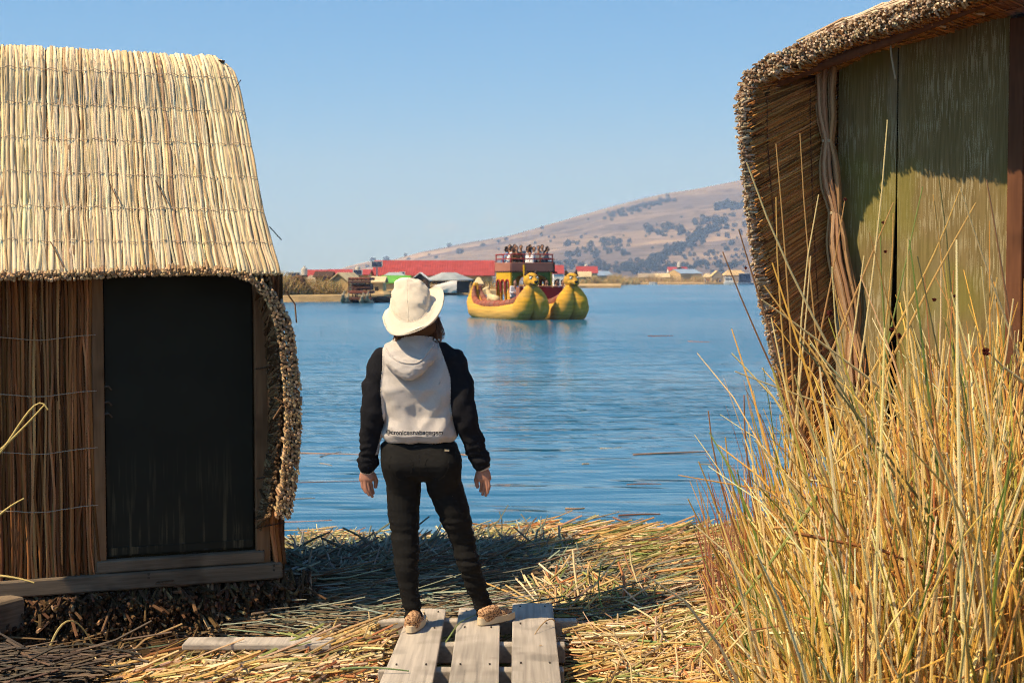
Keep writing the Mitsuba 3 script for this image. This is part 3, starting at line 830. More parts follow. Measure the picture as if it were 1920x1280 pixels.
def mbox(px0, px1, q0, q1, y0, y1, ch=.03):
    z0, z1 = 1.65 + (524 - q1) * ms_, 1.65 + (524 - q0) * ms_
    return cbox(((px0 + px1) / 2 * ms_ - 960 * ms_, (y0 + y1) / 2, (z0 + z1) / 2), ((px1 - px0) * ms_, y1 - y0, z1 - z0), ch=ch)


for nm, a, bs in [('roof', (656, 697, 520, 525.5, 125, 129), 'red_brown'), ('deck', (656, 697, 545, 550, 124.5, 129), 'red_brown'), ('rail', (657, 696, 521, 523, 124.8, 124.9), 'red_brown'), ('cabin', (659, 695, 532, 544, 126, 128.5), 'boat_brown'),
                  ('parapet', (656, 697, 526, 531, 124.7, 124.9), 'boat_brown'), ('rail', (656, 697, 538, 540, 124.7, 124.8), 'boat_brown'), ('deck', (655, 700, 557, 562, 124.5, 129), 'boat_brown')]:
    part(mb, nm, mbox(*a), bs)
for px in (656.5, 664, 672, 680, 688, 696.5):
    part(mb, 'post', mbox(px - .8, px + .8, 520, 557, 124.9, 125.1), 'boat_brown')
for px in (655, 668, 681, 690):
    part(mb, 'leg', mbox(px - .8, px + .8, 550, 560, 125.3, 125.6), 'boat_brown')
for px, py in ((644, 545), (652, 549), (680, 548), (689, 546)):
    P = spline([at(px + 2, py, 123.6), at(px - 1, py + 9, 123.5), at(px - 1, py + 17, 124), at(px + 3, 570, 128)], 14)
    part(mb, 'reed_prow', tube(P, np.interp(np.linspace(0, 1, 14), [0, .3, .7, 1], [.08, .3, .42, .4]), 12), 'reed_gray', smooth=50)
part(mb, 'hull', tube(spline([at(702, 563, 126), at(715, 564, 127), at(735, 561, 129)], 8), [.2, .4, .45, .45, .42, .4, .3, .2], 10), 'dark_brown', smooth=50)

# ------------------------------------------------------------------ boats at the far shore
def motor_boat(label, px0, px1, y, top, mid, hullc, cabc, flip=1):
    k = thing('motor_boat', label, 'boat')
    s = y / FPX
    w = (px1 - px0) * s
    o = local(px0, y, WATER_Z)
    hw = w * .16
    prof = [(0, hw * .8), (w * .7, hw), (w * .9, hw * .6), (w, 0.02)]
    hb = [o + [u, v * sg, z] for (u, v) in prof for sg in (-1, 1) for z in (.9,)] + [o + [min(u, w * .93), v * .7 * sg, -.2] for (u, v) in prof for sg in (-1, 1)]
    part(k, 'hull', hull(hb), hullc)
    zc = 1.65 + (524 - top) * s - WATER_Z
    part(k, 'cabin', hull([o + [u, v, z] for u, z in ((w * .06, .92), (w * .75, .92), (w * .08, zc), (w * .66, zc)) for v in (-hw * .75, hw * .75)]), cabc)
    part(k, 'roof', hull([o + [u, v, z] for u in (w * .02, w * .7) for v in (-hw * .85, hw * .85) for z in (zc + .02, zc + .15)]), 'white_wall')
    for i in range(5):
        u0 = w * (.1 + .11 * i)
        part(k, 'window', hull([o + [u, v, z] for u in (u0, u0 + w * .085) for v in (-hw * .8, -hw * .74) for z in (.92 + (zc - .92) * .45, .92 + (zc - .92) * .85)]), 'panel_blue')


motor_boat('white motor boat at the far shore', 1357, 1381, 560, 520, 526, 'white_wall', 'white_wall')
motor_boat('long blue ferry at the far shore', 1383, 1416, 560, 513, 526, 'blue_tin', 'cloth_navy')
motor_boat('small yellow boat beside the blue ferry', 1416, 1428, 570, 525, 528, 'boat_yellow', 'boat_yellow')
motor_boat('tiny white boat below the pale straw hut', 1217, 1232, 575, 529, 530, 'white_wall', 'white_wall')
jt = thing('jetty', 'straw jetty by the peaked straw hut on the far shore', 'jetty')
part(jt, 'platform', cbox(local(1340, 595, WATER_Z + .4) + [0, 3, 0], (9, 8, .8)), 'shore_straw')
for px in (1322, 1327, 1344, 1350):
    o = local(px, 596, WATER_Z + .8)
    k = thing('person', {1322: 'tiny figure in white on the far jetty', 1327: 'tiny figure in a red top on the far jetty', 1344: 'tiny figure in dark clothes on the far jetty', 1350: 'tiny figure in a blue top on the far jetty'}[px], 'person', 'people on the far jetty')
    c = {1322: 'cloth_white', 1327: 'boat_red', 1344: 'cloth_black', 1350: 'cloth_blue'}[px]
    mk = lambda b: (lambda t: (t.vertices + o, t.faces))(blob(b, .2, 4))
    part(k, 'body', mk([[((0, 0, 1.55), [.1, .11, .14])], [((0, 0, 1.4), .07), ((0, 0, 1.2), .1)], [((-.2, 0, 1.3), .06), ((-.26, .03, .85), .05)], [((.2, 0, 1.3), .06), ((.26, .03, .85), .05)], [((-.15, 0, 1.25), .1), ((.15, 0, 1.25), .1), ((0, 0, .9), .14)]]), 'skin', smooth=True)
    part(k, 'shirt', mk([[((-.17, 0, 1.28), .1), ((.17, 0, 1.28), .1), ((-.1, 0, .9), .13), ((.1, 0, .9), .13)]]), c, smooth=True)
    part(k, 'trousers', mk([[((-.1, 0, .88), .12), ((-.12, 0, .05), .07)], [((.1, 0, .88), .12), ((.14, .1, .05), .07)]]), 'cloth_navy', smooth=True)

# ------------------------------------------------------------------ the floating island we stand on
def hut_mask(x, y):
    """1 under and behind the near hut: the raised mound of old reeds"""
    u = (x - LA[0]) * LU[0] + (y - LA[1]) * LU[1]
    n_ = (x - LA[0]) * LN[0] + (y - LA[1]) * LN[1]
    return np.clip((0.12 - u) / 0.35 + .6, 0, 1) * np.clip((0.05 - n_) / 0.06, 0, 1)


LTH = math.radians(19.6)
LA = np.array([-1.23, 7.37, 0.0])
LU = np.array([math.cos(LTH), math.sin(LTH), 0])
LN = np.array([math.sin(LTH), -math.cos(LTH), 0])


def ground_z(x, y):
    x, y = np.asarray(x, float), np.asarray(y, float)
    p = np.stack([x * 1.3, y * 1.3, x * 0], -1)
    z = -0.125 + (meshkit.fbm(p, 3, 9) - .5) * .10
    z = z + .05 * np.exp(-(((x + .55) / .75) ** 2 + ((y - 8.3) / .5) ** 2))      # heap of cut reeds by the hut
    z = z + .02 * np.exp(-(((y - 9.1) / .35) ** 2)) * (1 / (1 + np.exp(-(x + 1.2) * 4)))
    z = z - .30 * np.exp(-(((x + 1.75) / .55) ** 2 + ((y - 6.55) / .26) ** 2)) - .14 * np.exp(-(((x + 1.15) / .4) ** 2 + ((y - 6.95) / .2) ** 2))       # hollow before the hut
    m = hut_mask(x, y)
    z = z * (1 - m) + m * 0.035
    shore_y = 9.55 + .18 * np.sin(x * 1.7) + .15 * np.sin(x * 4.1 + 1) - .12 * x * (x > 0) * .3
    return z - .6 * np.clip((y - shore_y) / .5, 0, 1)


gx, gy = np.meshgrid(np.linspace(-7, 7, 240), np.concatenate([np.linspace(-4, 4.8, 30), np.linspace(4.9, 10.6, 150)]), indexing='xy')
struct('ground', grid(np.stack([gx, gy, ground_z(gx, gy)], -1)), 'dark_earth', smooth=True, label='dark matted base of the reed island')

STRAW = [(0.55, 0.37, 0.15), (0.62, 0.46, 0.24), (0.46, 0.28, 0.09), (0.30, 0.27, 0.08), (0.20, 0.24, 0.07), (0.36, 0.14, 0.05), (0.38, 0.27, 0.17), (0.66, 0.53, 0.33), (0.16, 0.09, 0.05)]
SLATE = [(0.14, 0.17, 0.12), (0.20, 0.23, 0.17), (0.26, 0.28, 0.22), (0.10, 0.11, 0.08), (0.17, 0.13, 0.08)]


def litter(n, xr, yr, lr, rr, ang, tilt, pal, w=None, lift=.05, K=4, bend=.08, keep=None):
    """stems lying on the ground"""
    x, y = rng.uniform(*xr, n), rng.uniform(*yr, n)
    if keep is not None:
        k = keep(x, y)
        x, y = x[k], y[k]
        n = len(x)
    L = rng.uniform(*lr, n)
    a = rng.normal(ang[0], ang[1], n)
    t = np.abs(rng.normal(0, tilt, n))
    d = np.stack([np.cos(a) * np.cos(t), np.sin(a) * np.cos(t), np.sin(t)], -1)
    s = np.linspace(-.5, .5, K)
    P = np.stack([x, y, ground_z(x, y) + rng.uniform(0, lift, n)], -1)[:, None] + d[:, None] * (s[None, :, None] + .5 * np.minimum(t / .6, 1)[:, None, None]) * L[:, None, None]
    bd = rng.normal(0, bend, (n, 1, 3)) * L[:, None, None] * [1, 1, .35]
    P = P + bd * ((s ** 2) * 4)[None, :, None]
    floor = ground_z(P[..., 0], P[..., 1]) + .004
    P[..., 2] = np.maximum(P[..., 2], np.where(P[..., 1] > 9.5, np.maximum(floor, -.3 - (P[..., 1] - 9.5) * .3), floor))
    R = rng.uniform(*rr, n)[:, None] * np.linspace(1, rng.uniform(.5, .9), K)[None]
    c = pick(pal, n, .2, w)
    if keep is not None:
        k = ~on_deck(P)
        P, R, c = P[k], R[k], c[k]
    return P, R, c


def on_deck(P):
    l = np.interp(P[..., 1], [4.6, 5.75, 7.0], [-.60, -.57, -.515])
    r = np.interp(P[..., 1], [4.6, 5.75, 7.0], [.215, .215, .215])
    return ((P[..., 0] > l - .01) & (P[..., 0] < r + .01) & (P[..., 1] < 6.97)).any(1)


def nothut(x, y):
    return hut_mask(x, y) < .35


def offpit(x, y):
    u = (x - LA[0]) * LU[0] + (y - LA[1]) * LU[1]
    n_ = (x - LA[0]) * LN[0] + (y - LA[1]) * LN[1]
    return ~((u < .25) & (n_ < .26 + .34 * np.clip((-u - .45) / .6, 0, 1) + .06 * np.sin(u * 9)))


def offdeck(x, y):
    return nothut(x, y) & offpit(x, y) & ~((x > -.62) & (x < .38) & (y < 6.95))


def gap_litter(s):
    P, R, c = s
    P[..., 2] = np.minimum(P[..., 2], -.045)
    return P, R, c


def heap(name, label, *sets):
    ms, cs = [], []
    for P, R, c in sets:
        m, cc = stems(P, R, c, 4)
        ms.append(m); cs.append(cc)
    solo(name, join(ms), 'stem', label, 'reeds', kind='stuff', color=np.vstack(cs))


W1 = [.2, .16, .14, .14, .12, .05, .07, .09, .03]
heap('reed_litter', 'green and straw coloured cut reeds strewn between the boards and the water',
     litter(5200, (-.1, 2.6), (6.5, 9.4), (.2, .75), (.0035, .009), (.25, .28), .10, STRAW, W1, .07, keep=offdeck),
     litter(2600, (-1.4, 3.2), (8.7, 9.75), (.1, .4), (.003, .007), (.1, 1.0), .10, [(0.5, 0.42, 0.2), (0.4, 0.38, 0.15), (0.6, 0.5, 0.28), (0.3, 0.32, 0.12), (.45, .26, .12)], None, .07, keep=nothut),
     litter(320, (.1, .75), (6.95, 7.6), (.14, .36), (.004, .008), (1.3, .9), .30, STRAW, W1, .08, keep=offdeck))
heap('reed_litter', 'broken pale straw at the foot of the standing reeds',
     litter(5200, (.2, 2.6), (5.0, 6.9), (.08, .5), (.0025, .007), (.1, 1.1), .16, STRAW, [.24, .22, .14, .06, .06, .08, .08, .10, .02], .07, keep=offdeck),
     gap_litter(litter(900, (-.58, .25), (5.0, 6.95), (.08, .3), (.003, .006), (.1, 1.2), .05, STRAW, W1, .0)))
heap('reed_litter', 'yellow and brown broken reeds on the ground below the hut',
     litter(4600, (-1.9, -.45), (5.0, 6.75), (.1, .6), (.003, .0085), (.0, .75), .13, STRAW, [.22, .18, .14, .10, .06, .08, .08, .1, .04], .07, keep=offdeck),
     litter(160, (-1.5, -.4), (5.7, 6.6), (.15, .4), (.008, .014), (.0, .8), .1, [(.4, .28, .16), (.28, .17, .1), (.5, .38, .24)], None, .08, keep=offdeck))
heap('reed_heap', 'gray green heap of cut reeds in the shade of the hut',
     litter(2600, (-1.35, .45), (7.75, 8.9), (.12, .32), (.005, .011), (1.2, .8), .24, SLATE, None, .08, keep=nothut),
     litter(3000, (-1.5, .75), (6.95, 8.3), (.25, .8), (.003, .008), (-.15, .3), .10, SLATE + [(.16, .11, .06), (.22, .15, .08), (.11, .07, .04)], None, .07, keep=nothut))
# cut face of the mound under the hut, shade put into its dark colours
n = 4200
u_, z_ = rng.uniform(-2.6, .15, n), rng.uniform(-.36, .05, n)
base = LA + u_[:, None] * LU + LN * (.05 + .10 * np.clip((.05 - z_) / .3, 0, 1) ** .8)[:, None]
base[:, 2] = z_
dd = LN + LU * rng.normal(0, .35, (n, 1)) + np.column_stack([np.zeros((n, 2)), rng.normal(-.35, .3, n)])
dd /= np.linalg.norm(dd, axis=1, keepdims=True)
ll = rng.uniform(.03, .12, n) * (1 + (rng.uniform(size=n) < .06) * 1.0)
P = np.stack([base - dd * .08, base + dd * ll[:, None] * .5, base + dd * ll[:, None]], 1)
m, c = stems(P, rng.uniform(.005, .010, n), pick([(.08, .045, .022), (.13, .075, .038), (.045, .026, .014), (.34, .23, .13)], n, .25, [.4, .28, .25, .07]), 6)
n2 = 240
P2, R2, c2 = litter(n2, (-2.6, -.7), (6.2, 7.5), (.2, .7), (.003, .007), (.3, .35), .1, [(.07, .04, .02), (.12, .07, .04), (.18, .12, .06)], None, .05)  # hollow floor stems, dark in place of shade from beyond the frame
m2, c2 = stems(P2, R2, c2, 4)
solo('reed_mound', join([m, m2]), 'dull_stem', 'mound of packed reeds under the hut with cut ends, coloured dark for shade', 'reeds', kind='stuff', color=np.vstack([c, c2]))
# small heap and block at the frame's corner, shade put into their dark colour
heap('reed_heap', 'small heap of reeds at the lower corner by the block, coloured dark for shade',
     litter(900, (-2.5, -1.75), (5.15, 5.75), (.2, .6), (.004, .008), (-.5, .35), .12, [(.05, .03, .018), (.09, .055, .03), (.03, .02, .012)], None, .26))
solo('timber_block', cbox(atz(4, 1162, -.02) + [-.08, .05, .02], (.28, .2, .16), rotz(-.5), .01), 'sill_wood', 'square timber end beside the hut mound, darkened for shade', 'timber', smooth=30)
# weathered plank in the litter
a, b = atz(345, 1222, -.055), atz(622, 1222, -.055)
ax = (b - a) / np.linalg.norm(b - a)
k = solo('loose_plank', cbox((a + b) / 2 + [0, .02, .035], (np.linalg.norm(b - a), .13, .03), np.column_stack([ax, np.cross([0, 0, 1], ax), [0, 0, 1.0]]), .006), 'gray_wood', 'pale weathered board half buried in the broken reeds', 'board', smooth=30)

# ------------------------------------------------------------------ board walk
bw = thing('boardwalk', 'weathered gray boardwalk of three planks on cross beams', 'boardwalk')
for pts in ([(710, 1280), (769, 1141), (836.5, 1141), (811, 1280)], [(840, 1280), (860, 1139.5), (938, 1139.5), (936, 1280)], [(958, 1280), (960, 1131), (1036.5, 1130), (1053, 1280)]):
    q = np.array([atz(x_, y_, 0.0) for x_, y_ in pts])
    ext = lambda i, j: q[j] + (q[i] - q[j]) * 1.75
    q0, q3 = ext(0, 1), ext(3, 2)
    rows = np.array([[q0 + (q[1] - q0) * t + (0, 0, .004 * math.sin(t * 7)), q3 + (q[2] - q3) * t + (0, 0, .003 * math.sin(t * 5 + 1))] for t in np.linspace(0, 1, 12)])
    mid = rows.mean(1, keepdims=True) + [0, 0, .002]
    rows = np.concatenate([rows[:, :1] + [0.002, 0, -.003], rows[:, :1] * .96 + rows[:, 1:] * .04, mid, rows[:, :1] * .04 + rows[:, 1:] * .96, rows[:, 1:] + [-0.002, 0, -.003]], 1)
    pk = part(bw, 'plank', slab(rows, np.array([0, 0, -1.0]), .028), 'gray_wood', smooth=35)
    for t in (.25, .55, .83, .97):
        for s_ in (.2, .8):
            c_ = (q0 + (q[1] - q0) * t) * (1 - s_) + (q3 + (q[2] - q3) * t) * s_
            part(pk, 'nail', tube(np.array([c_ - [0, 0, .01], c_ + [0, 0, .006]]), .0045, 7), 'iron')
for y_, x0, x1 in ((1163, 708, 1083), (1208, 790, 1060), (1256, 708, 1058)):
    a, b = atz(x0, y_, -.033), atz(x1, y_, -.033)
    part(bw, 'beam', cbox((a + b) / 2 + [0, .035, -.045], (b[0] - a[0], .07, .085), ch=.005), 'gray_wood', smooth=30)
a, b = atz(700, 1330, -.033), atz(1060, 1330, -.033)
part(bw, 'beam', cbox((a + b) / 2 + [0, .035, -.045], (b[0] - a[0], .07, .085), ch=.005), 'gray_wood', smooth=30)

# loose stalks that lie on the boards and drift on the lake
def stalk(name, label, pts, r, col, cat='reed', group=None, n=14, taper=.5, bs='stem'):
    P = spline(pts, n)
    m, c = stems(P[None], (r * np.linspace(1, taper, n))[None], np.array([col]), 6)
    return solo(name, m, bs, label, cat, group, smooth=False, color=c)


stalk('reed_stalk', 'thin bent brown reed lying on the plank with the cracked end', [atz(1040, 1163, .012), atz(1018, 1168, .03), atz(1008, 1180, .012), atz(1016, 1208, .008)], .0035, (.4, .27, .14))
stalk('reed_stalk', 'green reed blade sticking out over the edge of the first plank', [atz(640, 1254, -.02), atz(700, 1251, .02), atz(767, 1257, .012)], .006, (.14, .2, .08))
stalk('reed_stalk', 'green reed stuck in the gap between the first two planks', [atz(828, 1214, -.06), atz(850, 1182, .006), atz(872, 1161, .01), atz(893, 1151, .02)], .004, (.2, .25, .08))
stalk('reed_stalk', 'short straw leaning behind the heel of the woman', [atz(794, 1146, 0.05), atz(799, 1156, .02), atz(803, 1167, .006)], .004, (.6, .45, .25))
stalk('reed_stalk', 'long bent reed arching over the broken reeds by the hollow', [atz(85, 1238, -.1), atz(130, 1163, .06), atz(175, 1210, -.08)], .006, (.45, .36, .14))
stalk('reed_stalk', 'straight brown reed leaning over the litter towards the boards', [atz(560, 1235, -.05), atz(700, 1165, .08), atz(760, 1152, .05)], .005, (.4, .27, .12))

DRIFT = [(545, 848, 690, 852, .008), (600, 856, 640, 846, .006), (862, 851, 905, 853, .008), (1187, 852, 1330, 846, .011), (1125, 840, 1165, 838, .006), (530, 978, 622, 974, .005), (548, 935, 590, 933, .005), (560, 1005, 610, 1008, .006), (945, 978, 975, 972, .004), (1060, 953, 1096, 952, .010), (1160, 966, 1238, 963, .009),
         (1098, 975, 1150, 962, .004), (1150, 970, 1225, 993, .008), (1245, 985, 1330, 976, .007), (1215, 630, 1262, 629, .02), (600, 868, 622, 872, .006), (1092, 870, 1105, 869, .01), (1290, 640, 1330, 641, .015), (1175, 908, 1240, 907, .005), (540, 905, 690, 902, .004), (1310, 870, 1345, 872, .006)]
for i, (x0, y0, x1, y1, r_) in enumerate(DRIFT):
    a, b = atz(x0, y0, WATER_Z + r_ * .4), atz(x1, y1, WATER_Z + r_ * .4)
    stalk('floating_reed', ('long thick' if abs(x1 - x0) > 120 else 'medium' if abs(x1 - x0) > 60 else 'short') + ' reed floating on the lake ' + ('beside the hut' if x0 < 700 else 'by the woman' if x0 < 960 else 'in front of the reed bed') + (' close to the bank' if y0 > 940 else ' far out' if y0 < 700 else ' some way out'), [a, (a + b) / 2 + rng.normal(0, .02, 3) * [1, 1, .1], b], r_, pick([(.3, .13, .06), (.36, .2, .1), (.42, .32, .18)], 1)[0], 'reed', 'reed stalks floating on the lake', 8)

# ------------------------------------------------------------------ the near hut with the black door
hut = thing('reed_hut', 'reed hut with bright straw roof and a black door', 'hut')


def H(s, o, z):
    """s = along the wall away from its corner, o = out of the wall, z = height"""
    s, o, z = np.broadcast_arrays(*[np.asarray(q, float) for q in (s, o, z)])
    return LA + (-s)[..., None] * LU + o[..., None] * LN + np.stack([z * 0, z * 0, z], -1)


def hs(px, py, o=0.0):
    P = hit(px, py, LA + LN * o, LN)
    return -np.dot(P - LA, LU), P[2]


def hbox(s0, s1, o0, o1, z0, z1, ch=.005):
    return cbox(H((s0 + s1) / 2, (o0 + o1) / 2, (z0 + z1) / 2), (s1 - s0, o1 - o0, z1 - z0), np.column_stack([-LU, LN, [0, 0, 1.0]]), ch)


# roof profile: (offset, height) by v from ridge to eave
EO, RO = .30, -.36
ZR, ZE = hs(300, 112, RO)[1], hs(300, 517, EO)[1]
vv = np.array([0, .03, .08, .2, .4, .6, .8, .92, 1.0])
oo = np.array([RO, RO + .05, RO + .115, -.183, -.075, .045, .165, .245, EO])
zz_ = ZR + (ZE - ZR) * np.array([0, .02, .065, .185, .39, .595, .80, .92, 1.0])
prof_o, prof_z = CubicSpline(vv, oo), CubicSpline(vv, zz_)
RAKE = [(428, 112), (440, 140), (452, 185), (463, 240), (480, 330), (497, 415), (513, 480), (524, 512)]
rk = []
for px, py in RAKE:
    v = .5
    for _ in range(12):
        s, z = hs(px, py, float(prof_o(v)))
        v = float(np.clip(np.interp(-z, -zz_, vv), 0, 1))
    rk.append((v, s))
rk = np.array(sorted(rk))
s_right = interp1d(rk[:, 0], rk[:, 1], bounds_error=False, fill_value=(rk[0, 1], rk[-1, 1]))
S_END = 2.35


def roof_pt(u, v, lift=0.0):
    """u = metres from the rake edge, v = 0 ridge .. 1 eave"""
    s0 = float(s_right(.5))
    s = s0 + u + np.maximum(0, 1 - u / .7) * (s_right(v) - s0)
    tn = np.stack([prof_o(v, 1), prof_z(v, 1)], -1)
    tn /= np.linalg.norm(tn, axis=-1, keepdims=True)
    rd = .06 * np.maximum(0, 1 - np.asarray(u) / .12) ** 2 * np.maximum(0, 1 - np.asarray(v) / .12)
    return H(s, prof_o(v) - tn[..., 1] * lift, prof_z(v) + tn[..., 0] * lift - rd)


us, vs = np.meshgrid(np.linspace(0.015, S_END - .1, 30), np.linspace(0, .955, 24), indexing='ij')
front = roof_pt(us, vs)
back = H(-((front - LA) @ LU), 2 * RO - (front - LA) @ LN, front[..., 2])
inner = np.concatenate([front[:, ::-1], back[:, 1:]], 1)
nrm_ = np.zeros_like(inner)
nrm_[:, :24] = (LN * .85 + [0, 0, .5]); nrm_[:, 24:] = (-LN * .85 + [0, 0, .5])
roof = part(hut, 'roof', slab(inner, -nrm_, .045), 'thatch', smooth=40)
TIES = np.array([.115, .27, .425, .575, .72, .865])
PALE = [(0.75, 0.59, 0.34), (0.69, 0.52, 0.28), (0.78, 0.64, 0.40), (0.60, 0.43, 0.21), (0.73, 0.56, 0.33), (.46, .30, .15)]


def roof_reed(u, layer):
    K = 26
    v = np.linspace(-.012 + rng.normal(0, .010), 1.0 + rng.normal(0, .008), K)
    vc = np.clip(v, 0, 1)
    tied = np.exp(-((v[:, None] - TIES) / .022) ** 2).max(1)
    kn = rng.normal(0, 1, 9)
    wob = np.interp(v, np.linspace(0, 1, 9), kn) * .0055 * (1 - .7 * tied)
    wob += rng.normal(0, .0045) * np.sin((v - .1) * rng.uniform(4, 9) + rng.uniform(0, 6)) * (1 - tied)
    bulge = np.interp(v, np.linspace(0, 1, 7), rng.uniform(0, 1, 7)) * .010 * (1 - tied)
    P = np.array([roof_pt(max(u + w_, .002), float(q), .012 * layer + b_ + .006) for w_, q, b_ in zip(wob, vc, bulge)])
    P[0] += [0, 0, .006]
    R = rng.uniform(.0068, .0112) * (1 - .14 * tied) * (1 + .12 * np.interp(v, np.linspace(0, 1, 9), rng.normal(0, 1, 9)))
    c0 = pick(PALE, 1, .08, [.26, .22, .24, .08, .16, .04])[0]
    sh = 1 + .14 * np.interp(v, np.linspace(0, 1, 8), rng.normal(0, 1, 8))
    tint = np.clip(c0[None] * sh[:, None], .02, .85)
    return P, R, tint


for layer, n in ((0, 130), (1, 168)):
    for i in range(n):
        u = S_END * (i + rng.uniform(.2, .8)) / n * .98
        P, R, c = roof_reed(u, layer)
        m, cc = stems(P[None], R[None], c[None], 6)
        part(roof, 'reed', m, 'stem', smooth=True, color=cc)
lay_m, lay_c = [], []
for i in range(330):
    P, R, c = roof_reed(S_END * .98 * rng.uniform(), rng.choice([-.4, .5, 1.2]))
    m, cc = stems(P[None], R[None] * .8, c[None] * rng.uniform(.8, 1.08), 5)
    lay_m.append(m); lay_c.append(cc)
part(roof, 'reed_layer', join(lay_m), 'stem', color=np.vstack(lay_c), kind='stuff')
for t in TIES:
    n = 130
    u = np.linspace(.004, S_END - .05, n)
    P = np.array([roof_pt(q, float(t + .0035 * math.sin(q * 61) + .003 * math.sin(q * 17 + t * 40)), .031 + .007 * math.sin(q * 90)) for q in u])
    part(roof, 'tie_string', tube(P, .0017, 4, False), 'wire')
# loose stalks poking from the roof
for q in ([(205, 350), (222, 388)], [(290, 345), (312, 388)], [(95, 460), (118, 505)]):
    v_ = [float(np.interp(-hs(px, py, 0.0)[1], -zz_, vv)) for px, py in q]
    P = np.array([H(hs(px, py, float(prof_o(v)))[0], float(prof_o(v)) + .045, float(prof_z(v)) + .01) for (px, py), v in zip(q, v_)])
    part(roof, 'loose_stalk', tube(P, .003, 4), 'frame_wood')
# side sheet: from the rake down round the corner to the ground
EDGE = np.array([hs(px, py, EO) for px, py in [(524, 512), (536, 560), (544, 620), (547, 700), (549, 770), (545, 850), (537, 915), (529, 960), (525, 974)]])
rake3 = np.array([[s, float(prof_o(v)), float(prof_z(v))] for v, s in rk])
side3 = np.vstack([rake3[:-1], np.column_stack([EDGE[:, 0], np.full(len(EDGE), EO), EDGE[:, 1]])])
side3 = spline(side3, 50)
rows = []
for t in np.linspace(0, 1, 5):
    o = side3[:, 1] * (1 - t) + (2 * RO - side3[:, 1]) * t
    rows.append(H(side3[:, 0] + .03 + .02 * math.sin(t * 3.1), o - .09 * (1 - 2 * t), side3[:, 2]))
side = np.array(rows)
sm = part(hut, 'side_mat', slab(side, -LU, .03), 'brown_thatch', smooth=40)
n = 900
w = rng.uniform(.42, 1, n)
fr = np.column_stack([np.interp(w, np.linspace(0, 1, 50), side3[:, i]) for i in range(3)])
L = rng.uniform(.3, .9, n)
t0 = rng.uniform(0, .5, n) ** 2
o0 = fr[:, 1] - t0 - .02
P = np.stack([H(fr[:, 0] + .05 + rng.uniform(0, .02, n) + .01 * k, o0 - L * k / 2, fr[:, 2] + .04 * k * rng.normal(0, 1, n) - .05 * k) for k in range(3)], 1)
m, c = stems(P, rng.uniform(.004, .008, n), pick([(.12, .07, .035), (.2, .125, .065), (.08, .045, .022), (.28, .19, .1)], n), 4)
part(hut, 'mat_lining', m, 'dull_stem', color=c, kind='stuff')
# the cut ends of the mats: a thick rope of round ends along the eave and down the side
ES, EZ = [], []
edge_px = [(-170, 527), (0, 523), (120, 522), (240, 517), (330, 514), (410, 514), (455, 522), (485, 540), (508, 572), (524, 615), (534, 680), (540, 745), (541, 800), (537, 860), (531, 915), (524, 955), (521, 972)]
ed = spline(np.array([hs(px, py, EO + .02) for px, py in edge_px]), 400)
tg = np.gradient(ed, axis=0)
ln = np.concatenate([[0], np.cumsum(np.linalg.norm(np.diff(ed, axis=0), axis=1))])
tg /= np.linalg.norm(tg, axis=1, keepdims=True)
outw = np.column_stack([tg[:, 1], -tg[:, 0]])       # away from the wall: up over the eave, out at the side
cell = .0150
nw = int(ln[-1] / cell)
wI, rI = np.meshgrid(np.arange(nw), np.arange(7), indexing='ij')
w = ((wI + .5 * (rI % 2)) * cell).ravel() + rng.normal(0, .003, wI.size)
row = rI.ravel()
fe = np.clip((w / ln[-1] - .56) / .10, 0, 1)
ok = row < 2.6 + 4.2 * fe
row = row - fe
w, row = w[ok].clip(0, ln[-1]), row[ok]
n = len(w)
q = np.column_stack([np.interp(w, ln, ed[:, i]) for i in range(2)])
g = np.column_stack([np.interp(w, ln, outw[:, i]) for i in range(2)])
g = g * np.where(g[:, 1:2] + g[:, :1] * -1 > 0, 1, -1)
lay = row * .0125 - .004 + rng.normal(0, .0025, n)
eave = np.clip((.9 * ln[-1] * .66 - w) / .2, 0, 1)
tip = H(q[:, 0] + g[:, 0] * lay, EO + .03 + rng.uniform(0, .03, n) ** 1.0 - row * .004 * eave, q[:, 1] + g[:, 1] * lay)
dr_ = LN[None] + np.array([0, 0, -1.0]) * (.10 + .42 * eave + rng.normal(0, .07, n))[:, None] + LU * (rng.normal(-.08, .05, (n, 1)))
dr_ /= np.linalg.norm(dr_, axis=1, keepdims=True)
P = np.stack([tip - dr_ * .13, tip - dr_ * .05, tip], 1)
ce = pick([(.40, .26, .13), (.47, .32, .17), (.33, .20, .10), (.52, .37, .21)], n, .12)
m, c = stems(P, np.column_stack([np.full(n, .008), rng.uniform(.0058, .0080, n), rng.uniform(.0056, .0076, n)]), ce[:, None] * np.array([.7, .75, .92])[None, :, None], 9)
part(hut, 'mat_edge', m, 'stem', color=c, kind='stuff')
# front wall
s_l = hs(195, 700)[0]; s_r = hs(475, 700)[0]; s_j = hs(503, 700)[0]; s_jl = hs(172, 700)[0]
z_d0 = hs(330, 1040)[1]; z_sill = hs(330, 1062)[1]; z_b0 = hs(330, 1092)[1]
wall = part(hut, 'wall', hbox(-.02, S_END, -.75, -.035, z_b0 + .02, 1.68), 'dark_earth')
part(hut, 'back_wall', hbox(0, S_END, -1.02, -.76, .0, 1.7), 'brown_thatch')
door = part(hut, 'door', hbox(s_r + .005, s_l - .002, -.03, .004, z_d0 + .012, 1.72, .004), 'door_paint', label='black weathered door panel')
part(door, 'rail', hbox(s_r + .01, s_l - .01, .0045, .010, z_d0 + .02, z_d0 + .06, .002), 'door_paint')
for z in (1.02, 1.10, .96):
    part(door, 'hook', tube(np.array([H(s_l + .02, .012, z), H(s_l - .02, .022, z + .008), H(s_l - .035, .012, z - .012)]), .006, 6), 'iron')
